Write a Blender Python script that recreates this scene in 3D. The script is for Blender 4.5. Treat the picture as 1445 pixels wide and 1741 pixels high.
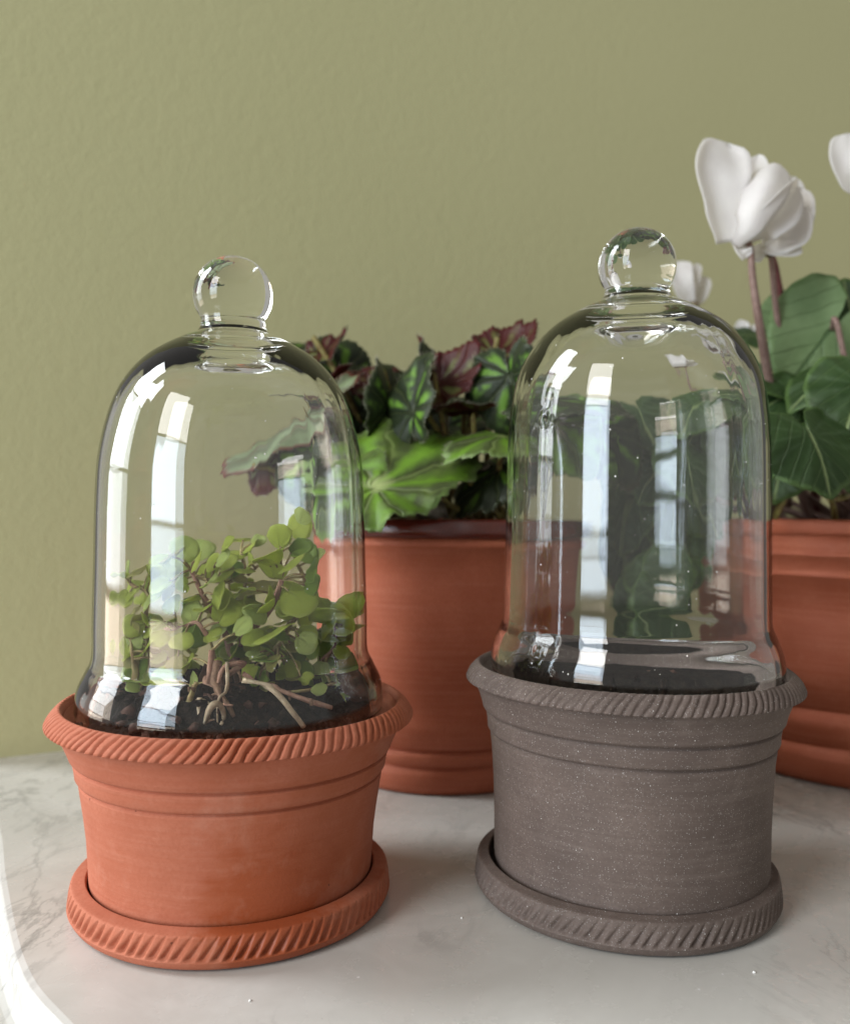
import bpy, bmesh, math, random
from mathutils import Vector, Matrix, noise
R = math.radians
rnd = random.Random(7)
for o in list(bpy.data.objects): bpy.data.objects.remove(o)
SC = bpy.context.scene
COL = SC.collection

# ------------------------------------------------------------------ camera
CAM_H, FPX, ROLL = 0.128, 1500.0, R(0.62)
cam = bpy.data.cameras.new('camera'); cam_o = bpy.data.objects.new('camera', cam); COL.objects.link(cam_o)
cam.sensor_fit = 'HORIZONTAL'; cam.sensor_width = 36.0; cam.lens = FPX / 1445 * 36
cam.clip_start = 0.01; cam.clip_end = 50
C_R = Vector((math.cos(ROLL), 0, math.sin(ROLL))); C_U = Vector((-math.sin(ROLL), 0, math.cos(ROLL)))
cam_o.matrix_world = Matrix(((C_R.x, C_U.x, 0, 0), (0, 0, -1, 0), (C_R.z, C_U.z, 0, CAM_H), (0, 0, 0, 1)))
cam.dof.use_dof = True; cam.dof.focus_distance = 0.262; cam.dof.aperture_fstop = 13.0
SC.camera = cam_o
def P(px, py, Y):
    """a measured spot of the photograph put at depth Y (metres in front of the camera)"""
    x, y = (px - 722.5) / FPX * Y, -(py - 870.5) / FPX * Y
    return Vector((C_R.x * x + C_U.x * y, Y, CAM_H + C_R.z * x + C_U.z * y))

# ------------------------------------------------------------------ light
w = bpy.data.worlds.new('World'); SC.world = w; w.use_nodes = True
w.node_tree.nodes['Background'].inputs[0].default_value = (1.0, 0.97, 0.92, 1)
w.node_tree.nodes['Background'].inputs[1].default_value = 0.21
SC.view_settings.view_transform = 'Standard'; SC.view_settings.look = 'None'
SC.view_settings.exposure = 0.88; SC.view_settings.gamma = 1.0; SC.view_settings.use_curve_mapping = False
def upright_lamp(x, y, z0, z1, width, aim, color, radiance):
    """one pane of a bay window, or the added fill above it: an area lamp standing upright at (x, y) facing aim"""
    L = bpy.data.lights.new('window_or_fill_light', 'AREA'); L.shape = 'RECTANGLE'; L.size = width; L.size_y = z1 - z0
    L.color = color; L.energy = radiance * math.pi * width * (z1 - z0)
    o = bpy.data.objects.new('window_or_fill_light', L); COL.objects.link(o)
    d = Vector((aim[0] - x, aim[1] - y, 0)).normalized()
    zc = -d; up = Vector((0, 0, 1)); xc = up.cross(zc)
    o.matrix_world = Matrix(((xc.x, up.x, zc.x, x), (xc.y, up.y, zc.y, y), (xc.z, up.z, zc.z, (z0 + z1) / 2), (0, 0, 0, 1)))
    return o
BLUE, SKY, BRICK, WHITE = (0.74, 0.87, 1.0), (0.91, 0.96, 1.0), (1.0, 0.84, 0.70), (1.0, 0.98, 0.95)
AIM = (0.0, 0.30)
W1 = (-2.16, -1.78); W2 = (-2.97, 0.74)      # the lights of a bay window, about 3 m away on the left
for z0, z1, c, rad in ((1.36, 2.60, WHITE, 8), (0.15, 1.30, BLUE, 6.5), (-0.12, 0.12, BLUE, 5), (-0.50, -0.16, BRICK, 3.2), (-0.60, -0.52, WHITE, 7)):  # first lamp is unseen fill, added above the window to brighten the wall
    upright_lamp(W1[0], W1[1], z0, z1, 1.15, AIM, c, rad)
for z0, z1, c, rad in ((1.75, 3.6, SKY, 10), (0.50, 1.70, SKY, 4.5), (-0.10, 0.44, SKY, 2.6), (-0.60, -0.15, BRICK, 2.2)):
    upright_lamp(W2[0], W2[1], z0, z1, 1.10, AIM, c, rad)

SC.render.engine = 'CYCLES'
cy = SC.cycles
cy.max_bounces = 16; cy.transmission_bounces = 14; cy.glossy_bounces = 6; cy.diffuse_bounces = 4; cy.transparent_max_bounces = 8
cy.caustics_refractive = True; cy.caustics_reflective = True; cy.blur_glossy = 0.3; cy.sample_clamp_indirect = 0
cy.use_denoising = True
try: cy.denoiser = 'OPENIMAGEDENOISE'
except Exception: pass

# ------------------------------------------------------------------ object helpers
def tag(o, label=None, cat=None, group=None, kind=None):
    if label: o['label'] = label
    if cat: o['category'] = cat
    if group: o['group'] = group
    if kind: o['kind'] = kind
    return o
def thing(name, label, cat, loc=(0, 0, 0), group=None):
    o = bpy.data.objects.new(name, None); COL.objects.link(o); o.location = loc; o.empty_display_size = 0.02
    return tag(o, label, cat, group)
def link(name, me, parent=None, world=True):
    o = bpy.data.objects.new(name, me); COL.objects.link(o)
    if parent is not None:
        o.parent = parent
        if world: o.matrix_parent_inverse = Matrix.Translation(-parent_loc(parent))
    return o
def parent_loc(p):
    v = Vector((0, 0, 0))
    while p is not None:
        if p.type == 'EMPTY': v += p.location
        p = p.parent
    return v
def mesh(name, verts, faces, mats, mi=None, smooth=True):
    me = bpy.data.meshes.new(name); me.from_pydata([tuple(v) for v in verts], [], faces)
    for m in (mats if isinstance(mats, (list, tuple)) else [mats]): me.materials.append(m)
    if mi:
        for p, k in zip(me.polygons, mi): p.material_index = k
    if smooth: me.polygons.foreach_set('use_smooth', [True] * len(me.polygons))
    me.update(); return me
def spline(pts, n):
    """Catmull-Rom through pts, n samples per span"""
    out = []
    pts = [Vector(p) for p in pts]
    for i in range(len(pts) - 1):
        p0 = pts[i - 1] if i else pts[0] * 2 - pts[1]
        p1, p2 = pts[i], pts[i + 1]
        p3 = pts[i + 2] if i + 2 < len(pts) else pts[-1] * 2 - pts[-2]
        for k in range(n):
            t = k / n
            out.append(0.5 * ((2 * p1) + (p2 - p0) * t + (2 * p0 - 5 * p1 + 4 * p2 - p3) * t * t + (3 * p1 - p0 - 3 * p2 + p3) * t ** 3))
    out.append(pts[-1]); return out
def lathe(name, prof, seg, mats, disp=None, loop=False, mirow=None):
    """turn a (radius, height) profile; disp(theta, i, r, z) -> (dr, dz)"""
    verts, rows = [], []
    for i, p in enumerate(prof):
        r, z = p[0], p[1]
        if r < 1e-6:
            rows.append([len(verts)]); verts.append((0, 0, z)); continue
        row = []
        for j in range(seg):
            th = 2 * math.pi * j / seg; dr, dz = disp(th, i, r, z) if disp else (0, 0)
            row.append(len(verts)); verts.append(((r + dr) * math.cos(th), (r + dr) * math.sin(th), z + dz))
        rows.append(row)
    faces, mi = [], []
    pairs = [(i, i + 1) for i in range(len(rows) - 1)] + ([(len(rows) - 1, 0)] if loop else [])
    for a, b in pairs:
        A, B = rows[a], rows[b]; k = mirow(a) if mirow else 0
        for j in range(seg):
            j2 = (j + 1) % seg
            if len(A) == 1 and len(B) == 1: continue
            if len(A) == 1: faces.append((A[0], B[j2], B[j]))
            elif len(B) == 1: faces.append((A[j], A[j2], B[0]))
            else: faces.append((A[j], A[j2], B[j2], B[j]))
            mi.append(k)
    return mesh(name, verts, faces, mats, mi)
def tube(name, pts, rads, mat, seg=8, n=5):
    """a tapering round stem through pts"""
    cs = spline(pts, n); m = len(cs); verts, faces = [], []
    side = Vector((0.31, 0.2, 0.93))
    for i, c in enumerate(cs):
        t = (cs[min(i + 1, m - 1)] - cs[max(i - 1, 0)]).normalized()
        a = t.cross(side)
        if a.length < 1e-3: a = t.cross(Vector((1, 0, 0)))
        a.normalize(); b = t.cross(a)
        f = i / (m - 1) * (len(rads) - 1); k = min(int(f), len(rads) - 2); r = rads[k] + (rads[k + 1] - rads[k]) * (f - k)
        r *= 1 + 0.10 * noise.noise(c * 400)
        for j in range(seg):
            th = 2 * math.pi * j / seg; verts.append(c + (a * math.cos(th) + b * math.sin(th)) * r)
    for i in range(m - 1):
        for j in range(seg):
            j2 = (j + 1) % seg; faces.append((i * seg + j, i * seg + j2, (i + 1) * seg + j2, (i + 1) * seg + j))
    verts.append(cs[0]); verts.append(cs[-1])
    for j in range(seg):
        j2 = (j + 1) % seg; faces.append((len(verts) - 2, j2, j)); faces.append((len(verts) - 1, (m - 1) * seg + j, (m - 1) * seg + j2))
    return mesh(name, verts, faces, mat)

# ------------------------------------------------------------------ materials
class M:
    def __init__(s, name, color=(0.5, 0.5, 0.5), rough=0.6, spec=0.5):
        s.m = bpy.data.materials.new(name); s.m.use_nodes = True; s.nt = s.m.node_tree; s.b = s.nt.nodes['Principled BSDF']
        s.set('Base Color', (*color, 1)); s.set('Roughness', rough); s.set('Specular IOR Level', spec); s._tc = None
    def set(s, k, v): s.b.inputs[k].default_value = v
    def n(s, t, **kw):
        nd = s.nt.nodes.new(t)
        for k, v in kw.items():
            if k.startswith('i_'):
                key = k[2:]; key = int(key) if key.isdigit() else key.replace('_', ' ')
                s.put(nd, key, v)
            else: setattr(nd, k, v)
        return nd
    def put(s, nd, key, v):
        if hasattr(v, 'is_output') or hasattr(v, 'links'): s.nt.links.new(v, nd.inputs[key])
        else: nd.inputs[key].default_value = v
    def obj(s):
        if not s._tc: s._tc = s.n('ShaderNodeTexCoord')
        return s._tc.outputs['Object']
    def noise(s, scale, detail=4, rough=0.55, stretch=None, dist=0):
        v = s.obj()
        if stretch:
            mp = s.n('ShaderNodeMapping', i_Vector=v); mp.inputs['Scale'].default_value = stretch; v = mp.outputs[0]
        nd = s.n('ShaderNodeTexNoise', i_Vector=v, i_Scale=scale, i_Detail=detail, i_Roughness=rough, i_Distortion=dist); return nd.outputs[0]
    def ramp(s, fac, stops, interp='LINEAR'):
        r = s.n('ShaderNodeValToRGB', i_0=fac); e = r.color_ramp.elements; r.color_ramp.interpolation = interp
        while len(e) < len(stops): e.new(0.5)
        for k, (p, c) in enumerate(stops):
            e[k].position = p; e[k].color = (c, c, c, 1) if isinstance(c, (int, float)) else (*c, 1)
        return r.outputs[0]
    def mix(s, fac, a, b, blend='MIX'):
        nd = s.n('ShaderNodeMix', data_type='RGBA', blend_type=blend)
        s.put(nd, 0, fac)
        for k, v in ((6, a), (7, b)):
            if isinstance(v, tuple): v = (*v, 1) if len(v) == 3 else v
            s.put(nd, k, v)
        return nd.outputs[2]
    def math(s, op, a, b=0.0, c=None, clamp=False):
        nd = s.n('ShaderNodeMath', operation=op, use_clamp=clamp); s.put(nd, 0, a); s.put(nd, 1, b)
        if c is not None: s.put(nd, 2, c)
        return nd.outputs[0]
    def bump(s, h, dist, strength=1.0, prev=None):
        nd = s.n('ShaderNodeBump', i_Height=h, i_Distance=dist, i_Strength=strength)
        if prev is not None: s.put(nd, 'Normal', prev)
        return nd.outputs[0]
    def out(s, color=None, rough=None, normal=None):
        if color is not None: s.put(s.b, 'Base Color', color)
        if rough is not None: s.put(s.b, 'Roughness', rough)
        if normal is not None: s.put(s.b, 'Normal', normal)
        return s.m

def clay(name, base, dark, pale, rough=0.75, spec=0.25, speck=None, grain=900, bands=0.25, wet=None, stain=None):
    m = M(name, base, rough, spec)
    big = m.noise(28, 3); lines = m.noise(22, 3, 0.6, (1, 1, 26)); fine = m.noise(grain, 3, 0.7); mid = m.noise(150, 4, 0.65)
    c = m.mix(m.ramp(big, [(0.35, 0), (0.7, 1)]), base, dark)
    c = m.mix(m.math('MULTIPLY', m.ramp(lines, [(0.45, 0), (0.72, 1)]), bands), c, pale)
    c = m.mix(m.math('MULTIPLY', m.ramp(fine, [(0.38, 1), (0.58, 0)]), 0.42), c, dark)
    c = m.mix(m.math('MULTIPLY', m.ramp(mid, [(0.55, 0), (0.8, 1)]), 0.35), c, pale)
    if wet:
        sp = m.ramp(m.noise(17, 4, 0.6, (1, 1, 0.7)), [(0.52, 0), (0.64, 1)])
        c = m.mix(m.math('MULTIPLY', sp, 0.55), c, wet)
    if stain:
        g = m.n('ShaderNodeVectorMath', operation='DISTANCE'); m.put(g, 0, m.obj()); m.put(g, 1, stain)
        d = m.math('ADD', g.outputs['Value'], m.math('MULTIPLY', m.math('SUBTRACT', m.noise(75, 4, 0.6, (1, 1, 2.5)), 0.5), 0.034))
        sm = m.ramp(d, [(0.016, 1), (0.027, 0)]); c = m.mix(m.math('MULTIPLY', sm, 0.75), c, (0.30, 0.062, 0.018))
        m.put(m.b, 'Roughness', m.math('SUBTRACT', rough, m.math('MULTIPLY', sm, 0.33)))
        v = m.n('ShaderNodeTexVoronoi', i_Vector=m.obj(), i_Scale=170); pk = m.n('ShaderNodeSeparateColor', i_0=v.outputs['Color']).outputs[0]
        hit = m.math('MULTIPLY', m.math('LESS_THAN', m.math('ADD', v.outputs['Distance'], m.math('MULTIPLY', m.noise(1200, 2), 0.06)), 0.10), m.math('GREATER_THAN', pk, 0.82))
        c = m.mix(m.math('MULTIPLY', hit, 0.7), c, (0.10, 0.03, 0.015))
        bl = m.math('MULTIPLY', m.ramp(m.noise(34, 5, 0.7), [(0.56, 0), (0.74, 1)]), 0.24); c = m.mix(bl, c, (0.60, 0.34, 0.25))
    if speck:
        for sc, th, amt in speck:
            v = m.n('ShaderNodeTexVoronoi', i_Vector=m.obj(), i_Scale=sc); v.feature = 'F1'
            hit = m.math('LESS_THAN', v.outputs['Distance'], th)
            pick = m.n('ShaderNodeSeparateColor', i_0=v.outputs['Color']).outputs[0]
            hit = m.math('MULTIPLY', hit, m.math('GREATER_THAN', pick, 0.80))
            c = m.mix(m.math('MULTIPLY', hit, amt), c, (0.75, 0.72, 0.68))
    nb = m.bump(fine, 0.00012, 0.8); nb = m.bump(lines, 0.00022, 0.45, nb); nb = m.bump(mid, 0.0002, 0.5, nb)
    return m.out(c, None, nb)
TERRA = clay('terracotta', (0.44, 0.142, 0.080), (0.36, 0.102, 0.052), (0.52, 0.215, 0.140), stain=(0.022, -0.043, 0.010), wet=(0.34, 0.088, 0.032))
TERRA_B = clay('red_terracotta', (0.43, 0.120, 0.060), (0.33, 0.080, 0.036), (0.48, 0.165, 0.095), rough=0.6, spec=0.3, bands=0.4)
GLAZE = clay('brown_glaze', (0.13, 0.022, 0.012), (0.09, 0.014, 0.008), (0.17, 0.03, 0.018), rough=0.12, spec=0.6, bands=0.2)
STONE = clay('dark_stoneware', (0.152, 0.113, 0.095), (0.094, 0.069, 0.058), (0.215, 0.170, 0.147), rough=0.7, spec=0.3,
             speck=((260, 0.05, 0.85), (650, 0.10, 0.7), (1400, 0.22, 0.25), (2400, 0.3, 0.2)), grain=1100, bands=0.30)
def make_glass():
    m = M('clear_glass', (0.985, 0.992, 0.985), 0.0, 0.5); m.set('Transmission Weight', 1.0); m.set('IOR', 1.47)
    m.put(m.b, 'Roughness', m.ramp(m.noise(38, 4, 0.65, (1, 1, 0.45), 1.0), [(0.50, 0.0), (0.72, 0.045)]))
    return m.m
GLASS = make_glass()
def make_marble():
    m = M('grey_marble', (0.6, 0.58, 0.55), 0.22, 0.45)
    cloud = m.noise(7, 5, 0.6, None, 1.2); cloud2 = m.noise(26, 5, 0.65, None, 0.8)
    c = m.mix(m.ramp(cloud, [(0.32, 0), (0.68, 1)]), (0.62, 0.60, 0.555), (0.50, 0.48, 0.44))
    c = m.mix(m.math('MULTIPLY', m.ramp(cloud2, [(0.50, 0), (0.75, 1)]), 0.55), c, (0.68, 0.665, 0.625))
    for sc, st, wd, amt in ((5.5, (1.6, 0.7, 1), 0.014, 0.55), (11, (1.3, 0.6, 1), 0.009, 0.4)):
        nz = m.noise(sc, 7, 0.62, st, 1.0); ridge = m.math('ABSOLUTE', m.math('SUBTRACT', nz, 0.5))
        vein = m.ramp(ridge, [(0.0, 1), (wd, 0)]); patch = m.ramp(m.noise(9, 2), [(0.48, 0), (0.62, 1)])
        c = m.mix(m.math('MULTIPLY', m.math('MULTIPLY', vein, patch), amt), c, (0.24, 0.235, 0.22))
    v = m.n('ShaderNodeTexVoronoi', i_Vector=m.obj(), i_Scale=130)
    pick = m.n('ShaderNodeSeparateColor', i_0=v.outputs['Color']).outputs[0]
    hit = m.math('MULTIPLY', m.math('LESS_THAN', v.outputs['Distance'], 0.06), m.math('GREATER_THAN', pick, 0.75))
    c = m.mix(hit, c, (0.82, 0.8, 0.78))
    rg = m.ramp(m.noise(60, 4), [(0.3, 0.20), (0.7, 0.32)])
    return m.out(c, rg, m.bump(m.noise(300, 3), 0.00005, 0.4))
MARBLE = make_marble()
def make_wall():
    m = M('olive_wall_paint', (0.34, 0.325, 0.195), 0.65, 0.3)
    c = m.mix(m.ramp(m.noise(3.0, 3), [(0.35, 0), (0.7, 1)]), (0.495, 0.478, 0.264), (0.475, 0.460, 0.250))
    a = m.noise(160, 4, 0.55); b = m.noise(420, 3, 0.55); d = m.ramp(m.noise(75, 2, 0.5, (1, 1, 0.55), 0.6), [(0.62, 0), (0.80, 1)])
    nb = m.bump(a, 0.0007, 0.40); nb = m.bump(b, 0.0003, 0.5, nb); nb = m.bump(d, 0.00018, 0.4, nb)
    return m.out(c, None, nb)
WALL = make_wall()
def make_soil():
    m = M('black_potting_soil', (0.012, 0.009, 0.007), 0.8, 0.12)
    c = m.mix(m.ramp(m.noise(420, 4, 0.7), [(0.45, 0), (0.72, 1)]), (0.006, 0.004, 0.003), (0.035, 0.022, 0.014))
    return m.out(c, None, m.bump(m.noise(700, 4), 0.001, 0.9))
SOIL = make_soil()
def wood(name, a, b, rough=0.75):
    m = M(name, a, rough, 0.25)
    return m.out(m.mix(m.ramp(m.noise(330, 4, 0.65), [(0.38, 0), (0.66, 1)]), a, b), None, m.bump(m.noise(600, 3), 0.0005, 0.8))
STEM_PINK = wood('pinkish_brown_stem', (0.40, 0.235, 0.165), (0.24, 0.12, 0.075))
STEM_OLIVE = wood('green_brown_stem', (0.34, 0.29, 0.12), (0.24, 0.15, 0.07))
STRAW = wood('pale_straw', (0.50, 0.40, 0.27), (0.30, 0.20, 0.12))
DRY = wood('dry_brown_root', (0.24, 0.14, 0.085), (0.11, 0.06, 0.035))
BARK = wood('dark_bark', (0.10, 0.045, 0.03), (0.035, 0.018, 0.012))
PETIOLE = wood('begonia_stalk', (0.22, 0.20, 0.06), (0.13, 0.07, 0.03), 0.5)
CYC_STEM = wood('cyclamen_stalk', (0.26, 0.175, 0.145), (0.19, 0.115, 0.095), 0.45)
CYC_STEM_RED = wood('red_cyclamen_stalk', (0.21, 0.075, 0.07), (0.15, 0.05, 0.05), 0.45)
MOSS = wood('dry_grey_root', (0.30, 0.28, 0.23), (0.12, 0.09, 0.06))

def leafmat(name, kind, nveins=12):
    """veins, blotches and margin follow the leaf's own UV: u goes round the stalk point, v from it to the edge"""
    m = M(name, (0.1, 0.2, 0.05), 0.45, 0.3)
    uv = m.n('ShaderNodeUVMap', uv_map='UVMap'); sep = m.n('ShaderNodeSeparateXYZ', i_0=uv.outputs[0]); u, v = sep.outputs[0], sep.outputs[1]
    uvb = m.n('ShaderNodeUVMap', uv_map='local'); sl = m.n('ShaderNodeSeparateXYZ', i_0=uvb.outputs[0]); lx, ly = m.math('ABSOLUTE', sl.outputs[0]), sl.outputs[1]
    slow = m.noise(34, 2)
    uw = m.math('ADD', u, m.math('MULTIPLY', m.math('MULTIPLY', m.math('SUBTRACT', slow, 0.5), 0.30), v))
    fr = m.math('ABSOLUTE', m.math('SUBTRACT', m.math('FRACT', m.math('ADD', m.math('MULTIPLY', uw, float(nveins)), 0.5)), 0.5))  # 0 on a vein, .5 between
    wob = m.noise(140, 4, 0.6); big = m.noise(50, 3)
    dist = m.math('MULTIPLY', fr, v)                         # roughly the true distance from a vein
    edge = m.ramp(m.math('ADD', v, m.math('MULTIPLY', m.math('SUBTRACT', wob, 0.5), 0.10)), [(0.90, 0), (0.97, 1)])
    between = m.math('ADD', fr, m.math('MULTIPLY', m.math('SUBTRACT', wob, 0.5), 0.55))
    patch = m.ramp(m.noise(95, 2), [(0.40, 0), (0.52, 1)])
    midv = m.math('MULTIPLY', m.ramp(v, [(0.12, 0), (0.30, 1)]), m.ramp(m.math('ADD', v, m.math('MULTIPLY', m.math('SUBTRACT', big, 0.5), 0.4)), [(0.70, 1), (0.92, 0)]))
    vein = m.ramp(dist, [(0.008, 1), (0.03, 0)])
    star = m.ramp(v, [(0.03, 1), (0.20, 0)])
    jig = m.math('MULTIPLY', m.math('SUBTRACT', wob, 0.5), 0.05)
    midrib = m.ramp(m.math('ADD', lx, jig), [(0.012, 1), (0.032, 0)])
    chev = m.math('ADD', m.math('SUBTRACT', ly, m.math('MULTIPLY', lx, 1.35)), m.math('MULTIPLY', m.math('SUBTRACT', slow, 0.5), 0.30))
    side = m.ramp(m.math('ABSOLUTE', m.math('SUBTRACT', m.math('FRACT', m.math('MULTIPLY', chev, 3.2)), 0.5)), [(0.03, 1), (0.085, 0)])
    rough = None; trans = 0.18
    if kind == 'begonia_bright':
        c = m.mix(m.ramp(between, [(0.12, 0), (0.46, 1)]), (0.070, 0.095, 0.030), (0.155, 0.305, 0.028))
        c = m.mix(m.math('MULTIPLY', m.ramp(big, [(0.5, 0), (0.7, 1)]), 0.45), c, (0.25, 0.40, 0.06))
        c = m.mix(m.math('MULTIPLY', edge, 0.8), c, (0.20, 0.30, 0.09))
        c = m.mix(m.math('MULTIPLY', vein, 0.45), c, (0.26, 0.33, 0.11)); c = m.mix(star, c, (0.42, 0.50, 0.20))
    elif kind == 'begonia_dark':
        c = m.mix(m.math('MULTIPLY', m.math('MULTIPLY', m.ramp(between, [(0.24, 0), (0.40, 1)]), patch), midv), (0.020, 0.030, 0.012), (0.13, 0.27, 0.028))
        c = m.mix(m.math('MULTIPLY', edge, 0.35), c, (0.08, 0.10, 0.04)); c = m.mix(m.math('MULTIPLY', vein, 0.4), c, (0.09, 0.11, 0.04))
    elif kind == 'begonia_red':
        c = m.mix(m.math('MULTIPLY', m.math('MULTIPLY', m.ramp(between, [(0.20, 0), (0.36, 1)]), patch), midv), (0.058, 0.006, 0.006), (0.13, 0.14, 0.04))
        c = m.mix(m.math('MULTIPLY', edge, 0.5), c, (0.10, 0.018, 0.018)); c = m.mix(m.math('MULTIPLY', vein, 0.4), c, (0.11, 0.03, 0.02)); trans = 0.1
    elif kind == 'begonia_grey':
        c = m.mix(m.ramp(between, [(0.15, 0), (0.40, 1)]), (0.13, 0.15, 0.08), (0.20, 0.25, 0.13))
        c = m.mix(m.math('MULTIPLY', edge, 0.9), c, (0.13, 0.02, 0.015)); c = m.mix(m.math('MULTIPLY', vein, 0.5), c, (0.20, 0.10, 0.06))
    elif kind == 'cyclamen_top':
        c = m.mix(m.ramp(big, [(0.4, 0), (0.65, 1)]), (0.020, 0.048, 0.010), (0.035, 0.072, 0.017))
        c = m.mix(m.math('MULTIPLY', m.ramp(m.math('ADD', m.math('MULTIPLY', fr, 0.7), m.math('MULTIPLY', wob, 0.45)), [(0.42, 0), (0.60, 1)]), 0.20), c, (0.13, 0.20, 0.11))
        c = m.mix(m.math('MULTIPLY', side, 0.17), c, (0.15, 0.22, 0.08)); c = m.mix(m.math('MULTIPLY', midrib, 0.8), c, (0.24, 0.31, 0.13)); c = m.mix(m.math('MULTIPLY', edge, 0.8), c, (0.085, 0.150, 0.04)); trans = 0.08
    elif kind == 'cyclamen_pale':
        c = m.mix(m.ramp(big, [(0.4, 0), (0.65, 1)]), (0.170, 0.255, 0.110), (0.225, 0.320, 0.150))
        c = m.mix(m.math('MULTIPLY', side, 0.22), c, (0.075, 0.14, 0.045)); c = m.mix(m.math('MULTIPLY', midrib, 0.7), c, (0.05, 0.10, 0.03)); c = m.mix(m.math('MULTIPLY', edge, 0.6), c, (0.10, 0.17, 0.05)); trans = 0.2
    else:
        tones = {'sprig': ((0.48, 0.57, 0.06), (0.66, 0.73, 0.15), (0.68, 0.74, 0.24)), 'sprig_light': ((0.55, 0.66, 0.15), (0.68, 0.76, 0.28), (0.72, 0.78, 0.35)),
                 'sprig_yellow': ((0.44, 0.42, 0.08), (0.50, 0.46, 0.15), (0.5, 0.48, 0.22)), 'sprig_dark': ((0.26, 0.40, 0.045), (0.36, 0.50, 0.09), (0.36, 0.46, 0.13))}[kind]
        oi = m.n('ShaderNodeObjectInfo').outputs['Random']
        c = m.mix(m.ramp(wob, [(0.35, 0), (0.65, 1)]), tones[0], tones[1]); c = m.mix(m.math('MULTIPLY', oi, 0.55), c, tones[1])
        c = m.mix(m.math('MULTIPLY', vein, 0.35), c, tones[2]); c = m.mix(m.math('MULTIPLY', edge, 0.3), c, tones[2]); trans = 0.5; m.set('Roughness', 0.35)
    h = m.math('SUBTRACT', 1.0, m.math('MAXIMUM', midrib, m.math('MULTIPLY', side, 0.6))) if kind.startswith('cyc') else m.ramp(dist, [(0.0, 0), (0.05, 1)])
    nb = m.bump(h, 0.0010, 0.6); nb = m.bump(wob, 0.0012, 0.45, nb)
    m.out(c, rough, nb)
    tr = m.n('ShaderNodeBsdfTranslucent', i_Color=c, i_Normal=nb); mx = m.n('ShaderNodeMixShader', i_0=trans)
    m.nt.links.new(m.b.outputs[0], mx.inputs[1]); m.nt.links.new(tr.outputs[0], mx.inputs[2])
    m.nt.links.new(mx.outputs[0], m.nt.nodes['Material Output'].inputs[0])
    return m.m
LM = {k: leafmat('leaf_' + k, k, 8) for k in ('begonia_bright', 'begonia_dark', 'begonia_red', 'begonia_grey')}
LM.update({k: leafmat('leaf_' + k, k, 10) for k in ('cyclamen_top', 'cyclamen_pale')})
LM.update({k: leafmat('leaf_' + k, k, 8) for k in ('sprig', 'sprig_light', 'sprig_yellow', 'sprig_dark')})
def make_petal():
    m = M('white_petal', (0.86, 0.85, 0.86), 0.55, 0.3)
    c = m.mix(m.ramp(m.noise(90, 3, 0.5), [(0.4, 0), (0.7, 1)]), (0.88, 0.87, 0.88), (0.82, 0.80, 0.82))
    m.out(c, None, m.bump(m.noise(260, 2), 0.0003, 0.4))
    tr = m.n('ShaderNodeBsdfTranslucent', i_Color=(0.92, 0.88, 0.80, 1)); mx = m.n('ShaderNodeMixShader', i_0=0.5)
    m.nt.links.new(m.b.outputs[0], mx.inputs[1]); m.nt.links.new(tr.outputs[0], mx.inputs[2]); m.nt.links.new(mx.outputs[0], m.nt.nodes['Material Output'].inputs[0])
    return m.m
PETAL = make_petal()
HAIR = M('pale_leaf_hair', (0.42, 0.39, 0.30), 0.6, 0.3).m
CALYX = M('calyx_brown_green', (0.16, 0.12, 0.07), 0.6, 0.3).m
CHALK = M('white_crumb', (0.8, 0.78, 0.74), 0.8, 0.2).m

# ------------------------------------------------------------------ setting: wall and table
WA = Vector((-0.2164, 0.4496)); ang = R(28); U = Vector((math.cos(ang), math.sin(ang))); N = Vector((math.sin(ang), -math.cos(ang)))
def box_between(name, u0, u1, n0, n1, z0, z1, m):
    vs = []
    for z in (z0, z1):
        for u, n in ((u0, n0), (u1, n0), (u1, n1), (u0, n1)):
            p = WA + U * u + N * n; vs.append((p.x, p.y, z))
    return mesh(name, vs, [(0, 1, 2, 3), (7, 6, 5, 4), (4, 5, 1, 0), (5, 6, 2, 1), (6, 7, 3, 2), (7, 4, 0, 3)], m, smooth=False)
wall = link('wall', box_between('wall', -0.022, 2.6, -0.12, 0.0, -0.75, 2.0, WALL))
tag(wall, 'olive green painted wall with a lightly stippled plaster surface', kind='structure')

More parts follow.
